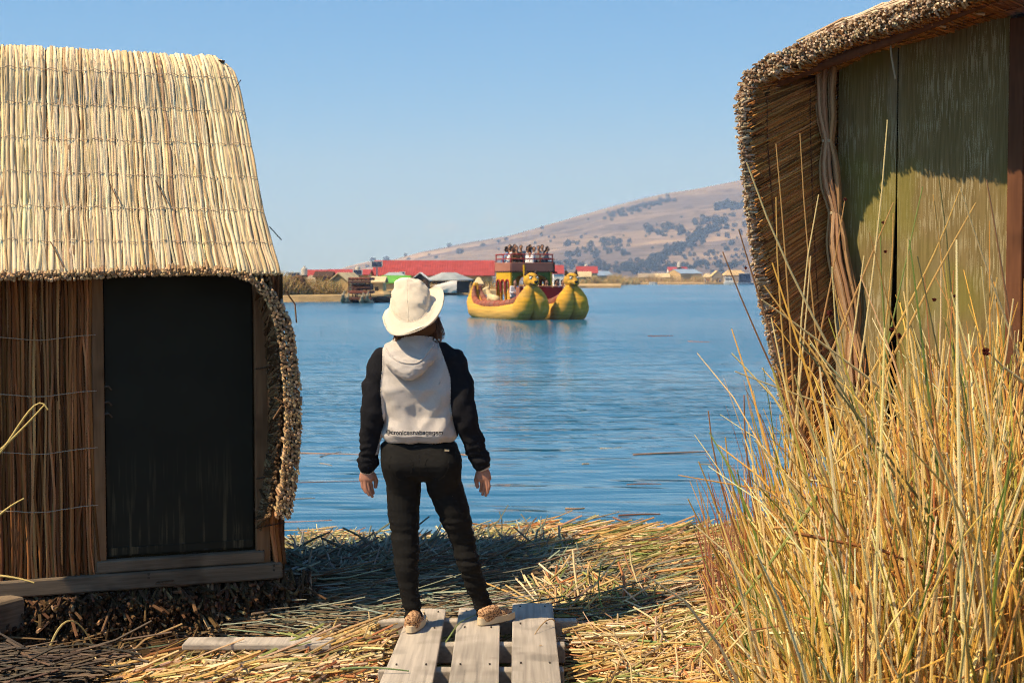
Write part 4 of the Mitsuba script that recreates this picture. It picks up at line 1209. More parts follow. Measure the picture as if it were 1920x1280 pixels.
part(hut, 'door_post', hbox(s_j, s_r - .004, -.03, .03, z_sill - .02, 1.7), 'frame_wood', smooth=30)
part(hut, 'door_post', hbox(s_l + .001, s_jl + .0, -.03, .03, z_sill - .02, 1.7), 'frame_wood', smooth=30)
sl_ = part(hut, 'sill', hbox(hs(494, 1050)[0], s_l + .05, -.02, .045, z_sill, z_d0, .006), 'sill_wood', smooth=30)
sl2 = part(hut, 'sill', hbox(hs(526, 1060)[0], S_END, -.03, .065, z_b0 - .005, z_sill - .004, .008), 'sill_wood', smooth=30)
for px, py in ((514, 1060), (514, 1068), (279, 1076), (279, 1083)):
    s, z = hs(px, py, .07)
    part(sl2, 'nail', tube(np.array([H(s, .06, z), H(s, .069, z)]), .007, 8), 'iron')
for px, py in ((486, 1032), (494, 1032)):
    s, z = hs(px, py, .03)
    part(sl_, 'nail', tube(np.array([H(s, .028, z), H(s, .034, z)]), .006, 8), 'iron')
# reeds that clad the wall
BROWN = [(0.25, 0.10, 0.032), (0.17, 0.066, 0.022), (0.33, 0.145, 0.05), (0.12, 0.05, 0.02), (0.40, 0.20, 0.08)]
wt = np.array([hs(80, q)[1] for q in (630, 735, 842, 950, 1086)])
for i in range(190):
    s = s_jl + .004 + (S_END - s_jl) * (i + rng.uniform(.1, .9)) / 190
    K = 12
    z = np.linspace(1.70, z_sill - .03 + rng.normal(0, .02), K)
    tied = np.exp(-((z[:, None] - wt) / .035) ** 2).max(1)
    P = H(s + np.interp(z, np.linspace(0, 1.8, 7), rng.normal(0, .009, 7)), .012 + rng.uniform(0, .022) + .006 * (1 - tied), z)
    if i < 9:
        P += LU * (np.clip((.42 - z) / .42, 0, 1) ** 2 * (.05 - .005 * i))[:, None]
    m, c = stems(P[None], (rng.uniform(.0055, .0095) * (1 - .2 * tied))[None], pick(BROWN, 1, .15, [.3, .22, .22, .14, .12])[:, None] * (1 + .25 * np.interp(z, np.linspace(0, 1.7, 6), rng.normal(0, 1, 6)))[None, :, None].clip(.4, 1.7), 6)
    part(wall, 'reed', m, 'dull_stem', smooth=True, color=c)
zf = np.linspace(1.70, z_sill - .02, 8)
n = 420
P = H(s_jl + (S_END - s_jl) * rng.uniform(0, 1, (n, 1)) + np.cumsum(rng.normal(0, .002, (n, 8)), 1), rng.uniform(.0, .018, (n, 1)), zf[None] + rng.normal(0, .01, (n, 1)))
m, c = stems(P, rng.uniform(.004, .007, n), pick(BROWN, n, .2), 5)
part(wall, 'reed_layer', m, 'dull_stem', color=c, kind='stuff')
for z in wt:
    s = np.linspace(s_jl - .02, S_END, 60)
    part(wall, 'tie_string', tube(H(s, .057 + .004 * np.sin(s * 60), z + .006 * np.sin(s * 9) + .012 * np.exp(-((s - s_jl - .25) / .12) ** 2) * -1), .0022, 4, False), 'wire')
# bundle beside the door post
n = 26
K = 10
z = np.linspace(1.68, z_b0 + .07, K)
tb = np.array([1.20, .62, .36])
tied = np.exp(-((z[:, None] - tb) / .05) ** 2).max(1)
sb = hs(512, 700)[0]
P = H((sb + rng.uniform(-.028, .030, (n, 1))) + rng.normal(0, .004, (n, K)), .008 + rng.uniform(-.02, .03, (n, 1)), z[None]) + LU * (np.clip((.4 - z) / .3, 0, 1) * .035)[None, :, None]
m, c = stems(P, np.full((n, K), .009), pick(BROWN, n, .15), 6)
part(hut, 'corner_bundle', m, 'dull_stem', color=c)
for z in tb:
    part(hut, 'tie_string', tube(H(np.linspace(s_r, sb - .05, 12), .047, z - .02 + .02 * np.linspace(0, 1, 12)), .003, 4), 'iron')
for q in ([(441, 165), (452, 150)], [(448, 225), (459, 205), (462, 225)], [(505, 425), (528, 450)]):
    P = [hit(px, py, H(.2, -.1, 1.0), LN) for px, py in q]
    part(hut, 'loose_stalk', tube(np.array(P), .0025, 4), 'iron')
for q in ([(535, 545), (553, 570), (556, 605)], [(515, 745), (540, 760)], [(512, 785), (528, 760), (538, 765)]):
    P = [hit(px, py, H(.0, EO + .03, 1.0), LN) for px, py in q]
    part(hut, 'loose_stalk', tube(np.array(P), .004, 5), 'frame_wood')
for i, q in enumerate(([(-30, 850), (40, 790), (82, 757), (90, 768)], [(-30, 870), (45, 800), (84, 758)], [(-20, 985), (25, 945), (45, 934)], [(-20, 1078), (30, 1083), (64, 1092)])):
    stalk('reed_stalk', ['bent golden reed tip crossing the wall of the hut, upper of two', 'golden reed just under the bent tip at the hut wall', 'short golden reed tip below the bent pair at the hut wall', 'low horizontal reed in front of the hut sill'][i], [at(px, py, 5.0) for px, py in q], .0055, (.55, .40, .13))

# ------------------------------------------------------------------ the second hut with the mossy board
hut2 = thing('reed_hut', 'tall reed hut with mossy board front behind the standing reeds', 'hut')
BTH = math.radians(35)
B0 = at(1560, 640, 6.8) * [1, 1, 0]
BU = np.array([math.cos(BTH), -math.sin(BTH), 0])
BN = np.array([-math.sin(BTH), -math.cos(BTH), 0])


def B(t, o, z):
    t, o, z = np.broadcast_arrays(*[np.asarray(q, float) for q in (t, o, z)])
    return B0 + t[..., None] * BU + o[..., None] * BN + np.stack([z * 0, z * 0, z], -1)


def bs(px, py, o=0.0):
    P = hit(px, py, B0 + BN * o, BN)
    return np.dot(P - B0, BU), P[2]


BAX = np.column_stack([BU, BN, [0, 0, 1.0]])


def b2box(t0, t1, o0, o1, z0, z1, ch=.005):
    return cbox(B((t0 + t1) / 2, (o0 + o1) / 2, (z0 + z1) / 2), (t1 - t0, o1 - o0, z1 - z0), BAX, ch)


# the free edge of the bent mat: from the ground up the side, round the corner and along the roof
E_PX = [(1500, 900, 6.82), (1478, 760, 6.78), (1458, 660, 6.72), (1436, 560, 6.66), (1420, 460, 6.60), (1408, 360, 6.55), (1400, 270, 6.52), (1401, 205, 6.5), (1410, 170, 6.5), (1436, 147, 6.5), (1480, 128, 6.48), (1540, 100, 6.44), (1640, 63, 6.24), (1700, 43, 6.12), (1790, 10, 5.95)]
E3 = np.array([at(*q) for q in E_PX])
last = E3[-1] - E3[-2]
E3 = np.vstack([E3, E3[-1] + last * 1.6, E3[-1] + last * 3.2, E3[-1] + last * 3.9 + [0, 0, -.12], E3[-1] + last * 4.6 + [0, 0, -.45], E3[-1] + last * 4.8 + [0, 0, -1.6], E3[-1] + last * 4.7 + [0, 0, -2.7]])
E3 = spline(E3, 160)
te = np.cumsum(np.r_[0, np.linalg.norm(np.diff(E3, axis=0), axis=1)])
# where the mat reaches the board plane, and further back behind it
wl = np.clip((E3[:, 2] - 2.40) / .25, 0, 1)      # 0 on the side wing, 1 on the roof
rt_ = (E3 - B0) @ BU
wing_t = .02 + .05 * wl
att_t = np.where(rt_ < .1, wing_t * (1 - wl) + rt_ * wl, rt_)
rise = np.where(rt_ < .12, .27 * (1 - wl) + .02 * wl, 0.03)
right = rt_ > 1.5
A3 = B(att_t, -.06, E3[:, 2] + rise)
Z3 = A3 - BN * 1.9 + [0, 0, .05]
rows = np.array([E3 * (1 - t) + A3 * t for t in np.linspace(0, 1, 9)] + [A3 * (1 - t) + Z3 * t for t in (.5, 1)])
cen = np.array([2.2, 7.5, 1.4])
nv = np.cross(np.gradient(rows, axis=1), np.gradient(rows, axis=0))
nv /= np.linalg.norm(nv, axis=2, keepdims=True) + 1e-9
if ((rows - cen) * nv).sum(-1).mean() < 0:
    nv = -nv
thick = .028 + .055 * np.clip((E3[:, 2] - 2.3) / .3, 0, 1)
m2 = part(hut2, 'bent_mat', slab(rows, nv * thick[None, :, None], 1.0), 'brown_thatch', smooth=40, label='bent reed mat forming roof and side wall')
# reeds of its inner face
n = 4200
kf = rng.uniform(2, 96, n)
k = kf.astype(int)
f_ = rng.uniform(0, .25, n)
g_ = rng.uniform(.75, 1.05, n)
kw = (kf - k)[:, None]
e, a_ = E3[k] * (1 - kw) + E3[k + 1] * kw, A3[k] * (1 - kw) + A3[k + 1] * kw
ni = -nv[0, k]
lift = rng.uniform(.002, .014, n)[:, None]
P = np.stack([e * (1 - t)[:, None] + a_ * t[:, None] + ni * lift + rng.normal(0, .005, (n, 3)) for t in (f_, (f_ + g_) / 2, g_)], 1)
m, c = stems(P, rng.uniform(.002, .0042, n), pick([(.42, .18, .045), (.50, .23, .065), (.28, .11, .03), (.58, .30, .10)], n, .2, [.4, .3, .2, .1]), 4)
part(m2, 'lining', m, 'stem', color=c, kind='stuff')
for t in (.18, .62):
    P = E3[2:96] * (1 - t) + A3[2:96] * t - nv[0, 2:96] * .018
    part(m2, 'tie_string', tube(P, .003, 4, False), 'red_wood')
# cut ends along the free edge
tl = te[:-1][np.argmax(rt_ > 1.3)] if (rt_ > 1.3).any() else te[-1]
n = 4600
w = rng.uniform(.25, min(tl, 4.2), n)
ki = np.clip(np.searchsorted(te, w), 1, 158)
base = np.column_stack([np.interp(w, te, E3[:, i]) for i in range(3)])
dirn = E3[ki] - A3[ki]
dirn[:, 2] = np.clip(dirn[:, 2], -.12, .12)
dirn /= np.linalg.norm(dirn, axis=1, keepdims=True)
no = nv[0, ki]
lay = rng.uniform(-.006, 1, n) * thick[ki] * 1.08
up_ = np.clip((base[:, 2] - 2.35) / .2, 0, 1)
d = dirn + rng.normal(0, .18, (n, 3)) + no * (rng.uniform(-.1, .35, n) * up_)[:, None]
d /= np.linalg.norm(d, axis=1, keepdims=True)
tip = base + no * lay[:, None] + dirn * (rng.uniform(.0, 1, n) ** 2 * .035)[:, None]
P = np.stack([tip - d * .045, tip - d * .02, tip], 1)
rr2 = rng.uniform(.0034, .0060, n)
m, c = stems(P, rr2, pick([(.42, .30, .18), (.52, .4, .26), (.30, .19, .1), (.6, .48, .33), (.22, .13, .07)], n, .15), 6)
part(hut2, 'mat_edge', m, 'stem', color=c, kind='stuff')
# pale reeds lying on the roof behind the edge
n = 2200
w = rng.uniform(te[np.argmax(E3[:, 2] > 2.64)], 4.6, n)
ki = np.clip(np.searchsorted(te, w), 1, 158)
base = np.column_stack([np.interp(w, te, E3[:, i]) for i in range(3)])
bk = A3[ki] - E3[ki]
bk /= np.linalg.norm(bk, axis=1, keepdims=True)
along = np.gradient(E3, axis=0)[ki]
along /= np.linalg.norm(along, axis=1, keepdims=True)
d = bk * .45 + along * .85 + rng.normal(0, .07, (n, 3))
L = rng.uniform(.15, .5, n)[:, None]
b0 = base + nv[0, ki] * (thick[ki] * rng.uniform(.95, 1.25, n))[:, None] + bk * rng.uniform(0, .25, n)[:, None]
P = np.stack([b0, b0 + d * L * .5 + [0, 0, .012], b0 + d * L + nv[0, ki] * rng.normal(-.02, .012, (n, 1)) * L * 3], 1)
m, c = stems(P, rng.uniform(.004, .008, n), pick([(.5, .38, .24), (.6, .48, .32), (.4, .28, .16), (.55, .42, .28)], n), 4)
part(hut2, 'roof_reeds', m, 'stem', color=c, kind='stuff')
# board front: two sheets with a gaping joint
tL, tM, tR = bs(1572, 400)[0], bs(1682, 400)[0], bs(1893, 300)[0]
ztop = lambda t: max(2.68, float(np.interp(t, rt_[rt_ > .12][:60], E3[rt_ > .12][:60, 2])) + .06)
for t0, t1, bow in ((tL, tM - .004, -1), (tM + .004, tR, 1)):
    tsx, zsx = np.meshgrid(np.linspace(t0, t1, 10), np.linspace(0, 1, 24), indexing='ij')
    zz2 = -.05 + zsx * (np.vectorize(ztop)(tsx) - .02 + .05)
    edgef = (tsx - t0) / (t1 - t0) if bow < 0 else 1 - (tsx - t0) / (t1 - t0)
    gap = np.clip((2.05 - zz2) / 1.6, 0, 1)
    tsx2 = tsx + bow * edgef ** 2 * gap * (.035 if bow < 0 else .018)
    off = .012 + edgef ** 3 * gap * (.05 if bow < 0 else .015)
    part(hut2, 'front_board', slab(B(tsx2, off, zz2), -BN, .012), 'board_paint', smooth=40)
part(hut2, 'wall', b2box(tL - .03, tR + .9, -1.6, -.10, -.05, 2.42), 'dark_earth')
part(hut2, 'door_post', b2box(tR + .004, tR + .075, -.04, .05, -.05, 2.82), 'red_wood', smooth=30)
part(hut2, 'door_post', b2box(tR + .62, tR + .70, -.04, .05, -.05, 2.85), 'red_wood', smooth=30)
part(hut2, 'front_board', b2box(tR + .20, tR + .62, -.03, -.005, -.05, 2.75), 'red_wood')
part(hut2, 'brace', tube(np.array([B(tR + .07, .02, 2.35), B(tR + .4, .02, 1.85)]), .03, 6), 'red_wood')
for z0_, z1_ in ((1.2, 1.52),):
    part(hut2, 'rope_coil', tube(np.array([B(tR + .16 + .05 * math.cos(q * 6.28), .06 + .012 * q, 1.48 + .06 * math.sin(q * 6.28)) for q in np.linspace(0, 4, 60)]), .009, 6), 'rope')
# rafter under the roof edge
R3 = spline(np.array([at(1440, 162, 6.62), at(1540, 122, 6.55), at(1660, 78, 6.33), at(1800, 22, 6.07), at(1990, -60, 5.75)]), 24)
part(hut2, 'rafter', tube(R3, .026, 8), 'red_wood', smooth=True)
part(hut2, 'rafter_end', tube(np.array([at(1425, 178, 6.56), at(1470, 160, 6.7)]), .03, 8), 'dark_earth')
# the bundle post, tied in three places
pp = spline(np.array([at(1549, 128, 6.70), at(1548, 200, 6.70), at(1553, 280, 6.70), at(1556, 330, 6.70), at(1566, 400, 6.70), at(1572, 470, 6.70), at(1590, 560, 6.70), at(1600, 640, 6.70), at(1612, 800, 6.70), at(1622, 1000, 6.70)]), 40)
zk = np.array([pp[np.argmin(abs(pp[:, 2] - at(1550, q, 6.7)[2])), 2] for q in (265, 392, 620)])
n = 46
an, ra = rng.uniform(0, 6.28, n), np.sqrt(rng.uniform(0.1, 1, n))
rp = .047 * (1 - .52 * np.exp(-((pp[:, 2:] - zk) / .07) ** 2).max(1)) * np.interp(pp[:, 2], [0, 2.2, 2.5, 2.62], [1.05, 1, 1, .9])
rp[:2] *= 1.15
P = pp[None] + (np.cos(an) * ra)[:, None, None] * rp[None, :, None] * BU + (np.sin(an) * ra)[:, None, None] * rp[None, :, None] * BN + np.cumsum(rng.normal(0, .0015, (n, 40, 3)), 1)
m, c = stems(P, rng.uniform(.006, .0095, n), pick([(.36, .21, .10), (.44, .28, .15), (.27, .14, .06)], n), 6)
part(hut2, 'reed_post', m, 'stem', color=c)
for z in zk:
    k = np.argmin(abs(pp[:, 2] - z))
    q = np.linspace(0, 2 * np.pi * 3, 40)
    part(hut2, 'tie_string', tube(pp[k] + .027 * (np.cos(q)[:, None] * BU + np.sin(q)[:, None] * BN) + np.outer(np.linspace(-.006, .006, 40), [0, 0, 1.0]), .0035, 4), 'rope')
part(hut2, 'loose_stalk', tube(np.array([at(1668, 70, 6.35), at(1672, 110, 6.35), at(1679, 148, 6.35)]), .004, 4), 'rope')

# ------------------------------------------------------------------ standing reeds
GOLD = [(0.60, 0.37, 0.085), (0.68, 0.49, 0.19), (0.50, 0.27, 0.05), (0.72, 0.58, 0.30), (0.13, 0.17, 0.03), (0.30, 0.25, 0.045), (0.33, 0.125, 0.04), (0.44, 0.21, 0.055)]
WG = [.27, .22, .13, .15, .08, .05, .04, .06]


def standing(x, y, h, rad, lean, pal, w, K=7, broken=.25, curl=.10):
    n = len(x)
    base = np.column_stack([x, y, np.minimum(ground_z(x, y), 0) - .05])
    s = np.linspace(0, 1, K)
    ax = lean[0] + lean[1] * rng.normal(0, 1, n).clip(-1.5, 1.7)
    ay = lean[1] * rng.normal(0, 1, n).clip(-1.7, 1.7)
    P = base[:, None] + np.stack([ax[:, None] * s ** 1.15 * h[:, None], ay[:, None] * s * h[:, None], s * h[:, None]], -1)
    cu = curl * rng.normal(0, 1, (n, 1, 2)).clip(-1.6, 1.6) * h[:, None, None]
    P[:, :, :2] += cu * (s ** 2.2)[None, :, None]
    P[:, :, 2] -= (np.linalg.norm(cu, axis=2) * 1.2 * (s ** 3)[None])
    br = rng.uniform(size=n) < broken          # snapped stalks: the top falls over
    kb = rng.integers(3, K - 1, n)
    for i in np.nonzero(br)[0]:
        d = rng.normal(0, 1, 3)
        d[2] = rng.uniform(-1.2, .4)
        d /= np.linalg.norm(d)
        st = h[i] / (K - 1) * rng.uniform(.5, .9)
        for j in range(kb[i] + 1, K):
            P[i, j] = P[i, kb[i]] + d * st * (j - kb[i])
            P[i, j, 2] = max(P[i, j, 2], .0)
    R = rad[:, None] * (1 - .72 * s[None] ** 1.6)
    c = pick(pal, n, .16, w)
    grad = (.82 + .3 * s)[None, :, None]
    return P, R, np.clip(c[:, None] * grad, .01, .85)


def bed(n, hmin, hmax, edge, rr_=(.004, .0085)):
    y = rng.uniform(3.7, 6.25, n)
    xl = np.interp(y, [3.7, 5.0, 5.8, 6.3], [.68, .88, .96, 1.03]) + edge
    x = xl + rng.uniform(0, 1, n) ** .85 * (y * .40 - xl + .1)
    k = ((x - B0[0]) * BN[0] + (y - B0[1]) * BN[1]) > .10
    x, y = x[k], y[k]
    rel = np.clip((x / y - xl[k] / y) / .10, 0, 1)
    h = rng.uniform(hmin, hmax, len(x)) * (.62 + .38 * rel)
    return x, y, h, rng.uniform(*rr_, len(x))


ms, cs = [], []
for args, kw in (((3300, .75, 1.38, 0.0), {}), ((1700, .3, .8, -.05), dict(broken=.6, curl=.3)), ((1000, 1.15, 1.85, .10), dict(broken=.2)), ((800, 1.0, 1.6, .03), dict(broken=.2)), ((260, 1.6, 2.15, .05), dict(broken=.1))):
    x, y, h, r = bed(*args)
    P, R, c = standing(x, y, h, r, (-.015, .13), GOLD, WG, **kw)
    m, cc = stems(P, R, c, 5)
    ms.append(m); cs.append(cc)
# cross lying stalks caught in the bed
n = 150
x0 = rng.uniform(.75, 2.3, n); y0 = rng.uniform(3.9, 6.0, n); z0 = rng.uniform(.1, .9, n)
a = rng.normal(.5, .55, n) * np.where(rng.uniform(size=n) < .5, 1, -1); L = rng.uniform(.35, 1.1, n)
d = np.column_stack([np.cos(a), rng.normal(0, .3, n), np.sin(a)])
x0 = np.maximum(x0, y0 * .185 + L * .55)
k = ((x0 - B0[0]) * BN[0] + (y0 - B0[1]) * BN[1]) > .35
P = np.stack([np.column_stack([x0, y0, z0]) + d * (L * t)[:, None] - [0, 0, .06 * t * t * 4] for t in (-.5, -.17, .17, .5)], 1)[k]
m, cc = stems(P, np.column_stack([np.full(k.sum(), .0055), np.full(k.sum(), .005), np.full(k.sum(), .004), np.full(k.sum(), .002)]), pick(GOLD, k.sum(), .16, WG), 5)
ms.append(m); cs.append(cc)
solo('reed_bed', join(ms), 'stem', 'thick bed of standing golden dry reeds in front of the mossy hut', 'reeds', kind='stuff', color=np.vstack(cs))
n = 190
y = rng.uniform(5.6, 9.0, n)
x = y * (rng.uniform(1335, 1480, n) - 960) / FPX
P, R, c = standing(x, y, rng.uniform(.4, 1.15, n) * np.interp(x / y, [.145, .2], [.6, 1.15]), rng.uniform(.003, .006, n), (-.10, .13), [(.36, .15, .08), (.46, .24, .1), (.55, .36, .14), (.30, .11, .07)], None, broken=.1, curl=.06)
m, c = stems(P, R, c, 5)
solo('reed_fringe', m, 'stem', 'thin reddish reeds along the lake side of the standing reed bed', 'reeds', kind='stuff', color=c)
# stalks that rise above the bed, one by one
TALL = [(1664, 225, 1600, 760, 5.2, 0), (1400, 305, 1560, 640, 4.9, 0), (1730, 350, 1640, 800, 5.3, 1), (1750, 365, 1810, 760, 5.3, 2), (1800, 352, 1890, 620, 4.8, 0), (1800, 355, 1700, 560, 5.4, 2), (1850, 338, 1900, 620, 4.7, 3), (1428, 562, 1600, 690, 4.8, 0), (1378, 696, 1560, 760, 5.0, 0),
        (1455, 370, 1490, 800, 5.6, 2), (1500, 250, 1540, 700, 5.8, 4), (1455, 270, 1475, 700, 6.0, 4), (1355, 472, 1480, 760, 5.4, 3), (1385, 430, 1470, 700, 5.8, 3), (1585, 370, 1530, 640, 5.6, 4), (1675, 400, 1650, 700, 5.9, 2), (1650, 410, 1680, 760, 5.7, 1), (1535, 365, 1500, 800, 5.3, 0),
        (1675, 380, 1600, 560, 5.5, 4), (1830, 380, 1700, 620, 5.0, 2), (1760, 330, 1790, 800, 5.8, 5), (1840, 500, 1900, 860, 4.8, 0), (1870, 520, 1780, 900, 4.9, 2), (1855, 660, 1920, 720, 4.6, 0), (1900, 560, 1840, 900, 4.6, 0), (1520, 480, 1480, 860, 5.2, 0), (1560, 500, 1620, 880, 5.1, 0), (1620, 480, 1560, 900, 5.0, 0),
        (1700, 520, 1730, 900, 5.0, 2), (1780, 560, 1740, 940, 4.9, 2), (1310, 865, 1440, 1200, 5.6, 2), (1328, 770, 1420, 1100, 6.0, 3), (1360, 820, 1430, 1100, 5.8, 2), (1395, 740, 1430, 1050, 5.9, 3), (1290, 935, 1400, 1150, 5.8, 2), (1500, 640, 1760, 1000, 4.3, 5), (1560, 700, 1890, 1180, 4.2, 5), (1300, 1240, 1480, 1000, 4.6, 1), (1380, 1180, 1640, 1120, 4.5, 0), (1690, 640, 1900, 1200, 4.0, 2),
        (1480, 900, 1700, 1280, 4.1, 4), (1420, 910, 1640, 1010, 4.4, 0), (1640, 990, 1720, 1290, 4.2, 1), (1590, 990, 1560, 1290, 4.1, 6), (1720, 480, 1800, 900, 4.8, 5), (1790, 560, 1860, 1000, 4.4, 5), (1450, 700, 1510, 1000, 5.0, 0), (1480, 760, 1530, 1060, 4.9, 6), (1610, 880, 1500, 1280, 4.2, 4), (1900, 700, 1800, 1100, 4.2, 2)]
TC = [(.70, .54, .24), (.20, .24, .06), (.58, .36, .10), (.30, .15, .07), (.46, .27, .09), (.14, .13, .05), (.70, .60, .42)]
for i, (tx, ty, bx_, by_, Y, ci) in enumerate(TALL):
    a, b = at(tx, ty, Y - .12), at(bx_, by_, Y)
    d = b - a
    end = a + d * min((a[2] + .1) / max(a[2] - b[2], .15), 2.6) if a[2] > b[2] + .12 else b + d * .3
    bow = np.cross(d, [0, 1.0, 0])
    P = spline(np.array([a, a * .65 + end * .35 + bow * rng.normal(0, .022), a * .3 + end * .7 + bow * rng.normal(0, .018), end]), 10)
    m, c = stems(P[None], (np.linspace(.0022, .0072, 10) * rng.uniform(.85, 1.15))[None], pick([TC[ci]], 1, .06)[:, None] * np.ones((1, 10, 1)), 6)
    cn = ['pale straw', 'green', 'golden', 'reddish brown', 'ochre', 'dark olive', 'cream'][ci]
    ln_ = 'leaning towards the lake' if tx < bx_ - 60 else 'leaning away from the lake' if tx > bx_ + 60 else 'standing nearly upright'
    wh = 'in front of the mossy board' if tx > 1580 and ty < 640 else 'in front of the brown bent mat' if tx > 1400 and ty < 640 else 'against the water' if tx < 1400 else 'across the middle of the reed bed'
    solo('tall_reed', m, 'stem', f'{cn} tall reed {ln_}, {wh}', 'reed', 'tall single reeds in the reed bed', color=c)
for px, py, Y, r in ((1848, 660, 4.62, .016), (1556, 587, 5.4, .013), (1672, 618, 5.2, .011), (1752, 562, 5.3, .009), (1790, 556, 5.3, .008), (1585, 374, 5.6, .009), (1398, 503, 5.7, .007), (1656, 418, 5.8, .008), (1660, 472, 5.8, .008), (1685, 630, 5.1, .013), (1530, 1232, 4.3, .012)):
    c0 = at(px, py, Y - .15)
    V, F = clump(int(px), 60, .5)
    solo('reed_seed_head', (((V - [0, 0, .5]) * r * 1.5) + c0, F), 'seed_brown', 'dark red seed head ' + ('high in front of the bent mat' if px < 1600 and py < 450 else 'in front of the mossy board, ' + ('large' if r > .012 else 'small') + (' and high' if py < 520 else ' and low') if px > 1640 else 'low among the reeds near the bent mat'), 'seed head', 'dark seed heads among the reeds')

# ------------------------------------------------------------------ the woman on the boards
woman = thing('person', 'woman in cream sun hat, gray and black hoodie and black jeans on the boardwalk', 'person')
WY = 6.6


def W(px, py, dy=0.0):
    return at(px, py, WY + dy)


mat('skin_tone', lambda p, n, uv: mix((0.42, 0.21, 0.14), (0.36, 0.16, 0.10), fbm(p.x * 60, p.y * 60, p.z * 60, 3)), 0.5, 0.4)


def gray_knit(p, n, uv):
    k = fbm(p.x * 320, p.y * 320, p.z * 200, 3)
    return mix((0.46, 0.42, 0.385), (0.56, 0.52, 0.48), k) * (0.92 + 0.12 * noise(p.x * 18, p.y * 18, p.z * 18))


mat('gray_fleece', gray_knit, 0.95, 0.1, sheen=0.3)
mat('black_fleece', lambda p, n, uv: mix((0.009, 0.009, 0.011), (0.016, 0.016, 0.019), fbm(p.x * 300, p.y * 300, p.z * 300, 2)), 0.95, 0.1, sheen=0.15)
mat('black_denim', lambda p, n, uv: mix((0.005, 0.0048, 0.0046), (0.012, 0.0115, 0.0105), fbm(p.x * 40, p.y * 40, p.z * 90, 4)), 0.85, 0.2, sheen=0.2)
mat('hat_canvas', lambda p, n, uv: mix((0.60, 0.52, 0.40), (0.68, 0.60, 0.48), fbm(p.x * 150, p.y * 150, p.z * 150, 3)), 0.9, 0.15)
mat('hair_strands', VC, 0.4, 0.5)


def leopard(p, n, uv):
    a, b, r = voronoi((p.x + p.y * .5) * 95, (p.z + p.y * .3) * 95)
    spot = smoothstep(0.42, 0.30, a) * smoothstep(0.10, 0.2, a)
    core = smoothstep(0.16, 0.06, a)
    return mix(mix((0.50, 0.30, 0.16), (0.30, 0.13, 0.06), core * .7), (0.05, 0.018, 0.01), spot)


mat('leopard_print', leopard, 0.85, 0.2)
mat('cream_rubber', (0.60, 0.49, 0.33), 0.6, 0.3)
mat('print_black', (0.012, 0.012, 0.016), 0.8, 0.2)

SHL, SHR = W(712, 676), W(855, 676)
ELL, ELR = W(700, 772, -.05), W(868, 772, -.05)
WRL, WRR = W(689, 874, .0), W(903, 868, .0)
HIPL, HIPR = W(757, 872), W(832, 872)
KNL, KNR = W(760, 1020, -.03), W(869, 1020, .02)
ANL, ANR = W(775, 1150, -.06), W(908, 1142, .06)
NECK, HEAD = W(778, 640, .02), W(772, 585, .04)
# skin: one body from the head to the ankles, hands with five fingers
def hand_bones(wr, palm, fingers, thumb):
    bones = [[(wr, .024), (palm[0], [.034, .018, .022])], [(palm[0], [.034, .018, .022]), (palm[1], [.037, .016, .018])]]
    for ch in fingers:
        rs = np.linspace(.0095, .0072, len(ch))
        bones += chain([(c, r) for c, r in zip(ch, rs)])
    bones += chain([(c, r) for c, r in zip(thumb, (.0135, .0115, .0085))])
    return bones


def fingers(pts):
    return [[W(*q) for q in ch] for ch in pts]


HL = hand_bones(W(689, 880), (W(688, 888, -.005), W(687, 898, -.01)),
                fingers([[(679, 899, -.01), (680, 912, -.015), (686, 922, -.02)], [(684, 901, -.015), (686, 916, -.02), (692, 927, -.018)], [(689, 902, -.012), (692, 918, -.015), (698, 930, -.008)], [(694, 900, -.005), (697, 914, 0), (700, 924, .012)]]),
                fingers([[(700, 890, .01), (705, 901, .015), (704, 912, .012)]])[0])
HR = hand_bones(W(904, 877), (W(906, 886, -.005), W(907, 897, -.01)),
                fingers([[(914, 897, -.012), (917, 911, -.018), (914, 923, -.02)], [(911, 899, -.015), (914, 915, -.02), (911, 928, -.018)], [(907, 900, -.01), (908, 915, -.012), (905, 926, -.006)], [(903, 898, -.004), (903, 911, 0), (901, 920, .01)]]),
                fingers([[(897, 886, .01), (893, 899, .014), (895, 912, .01)]])[0])
bones = [[(HEAD, [.078, .095, .108]), (HEAD + [0, .05, -.055], [.05, .05, .05])], [(HEAD + [0, .1, -.02], .014), (HEAD + [0, .095, -.042], .017)], [(HEAD + [-.078, 0, -.02], [.012, .022, .032])], [(HEAD + [.078, 0, -.02], [.012, .022, .032])],
         [(HEAD - [0, 0.01, .07], .052), (NECK - [0, 0, .04], .058)], [(NECK - [0, 0, .04], .05), (SHL + [.05, 0, -.03], .036), (SHR - [.05, 0, .03], .036)], [(SHL + [0, 0, -.03], .036), (SHR + [0, 0, -.03], .036), (W(772, 790), .066), (W(803, 790), .066)], [(W(772, 790), .066), (W(803, 790), .066), (HIPL, .066), (HIPR, .066)]]
for a, b, c in ((SHL, ELL, WRL), (SHR, ELR, WRR)):
    bones += chain([(a + [0, 0, -.03], .036), (b, .034), (c, .026)])
for a, b, c in ((HIPL, KNL, ANL), (HIPR, KNR, ANR)):
    bones += chain([(a, .066), (b, .046), (c, .034)])
bones += [[(ANL, .034), (W(770, 1170, -.05), .032)], [(ANR, .034), (W(918, 1158, .08), .032)]]
body = blob(bones + HL + HR, .011, 8)
part(woman, 'body', body, 'skin_tone', smooth=True)
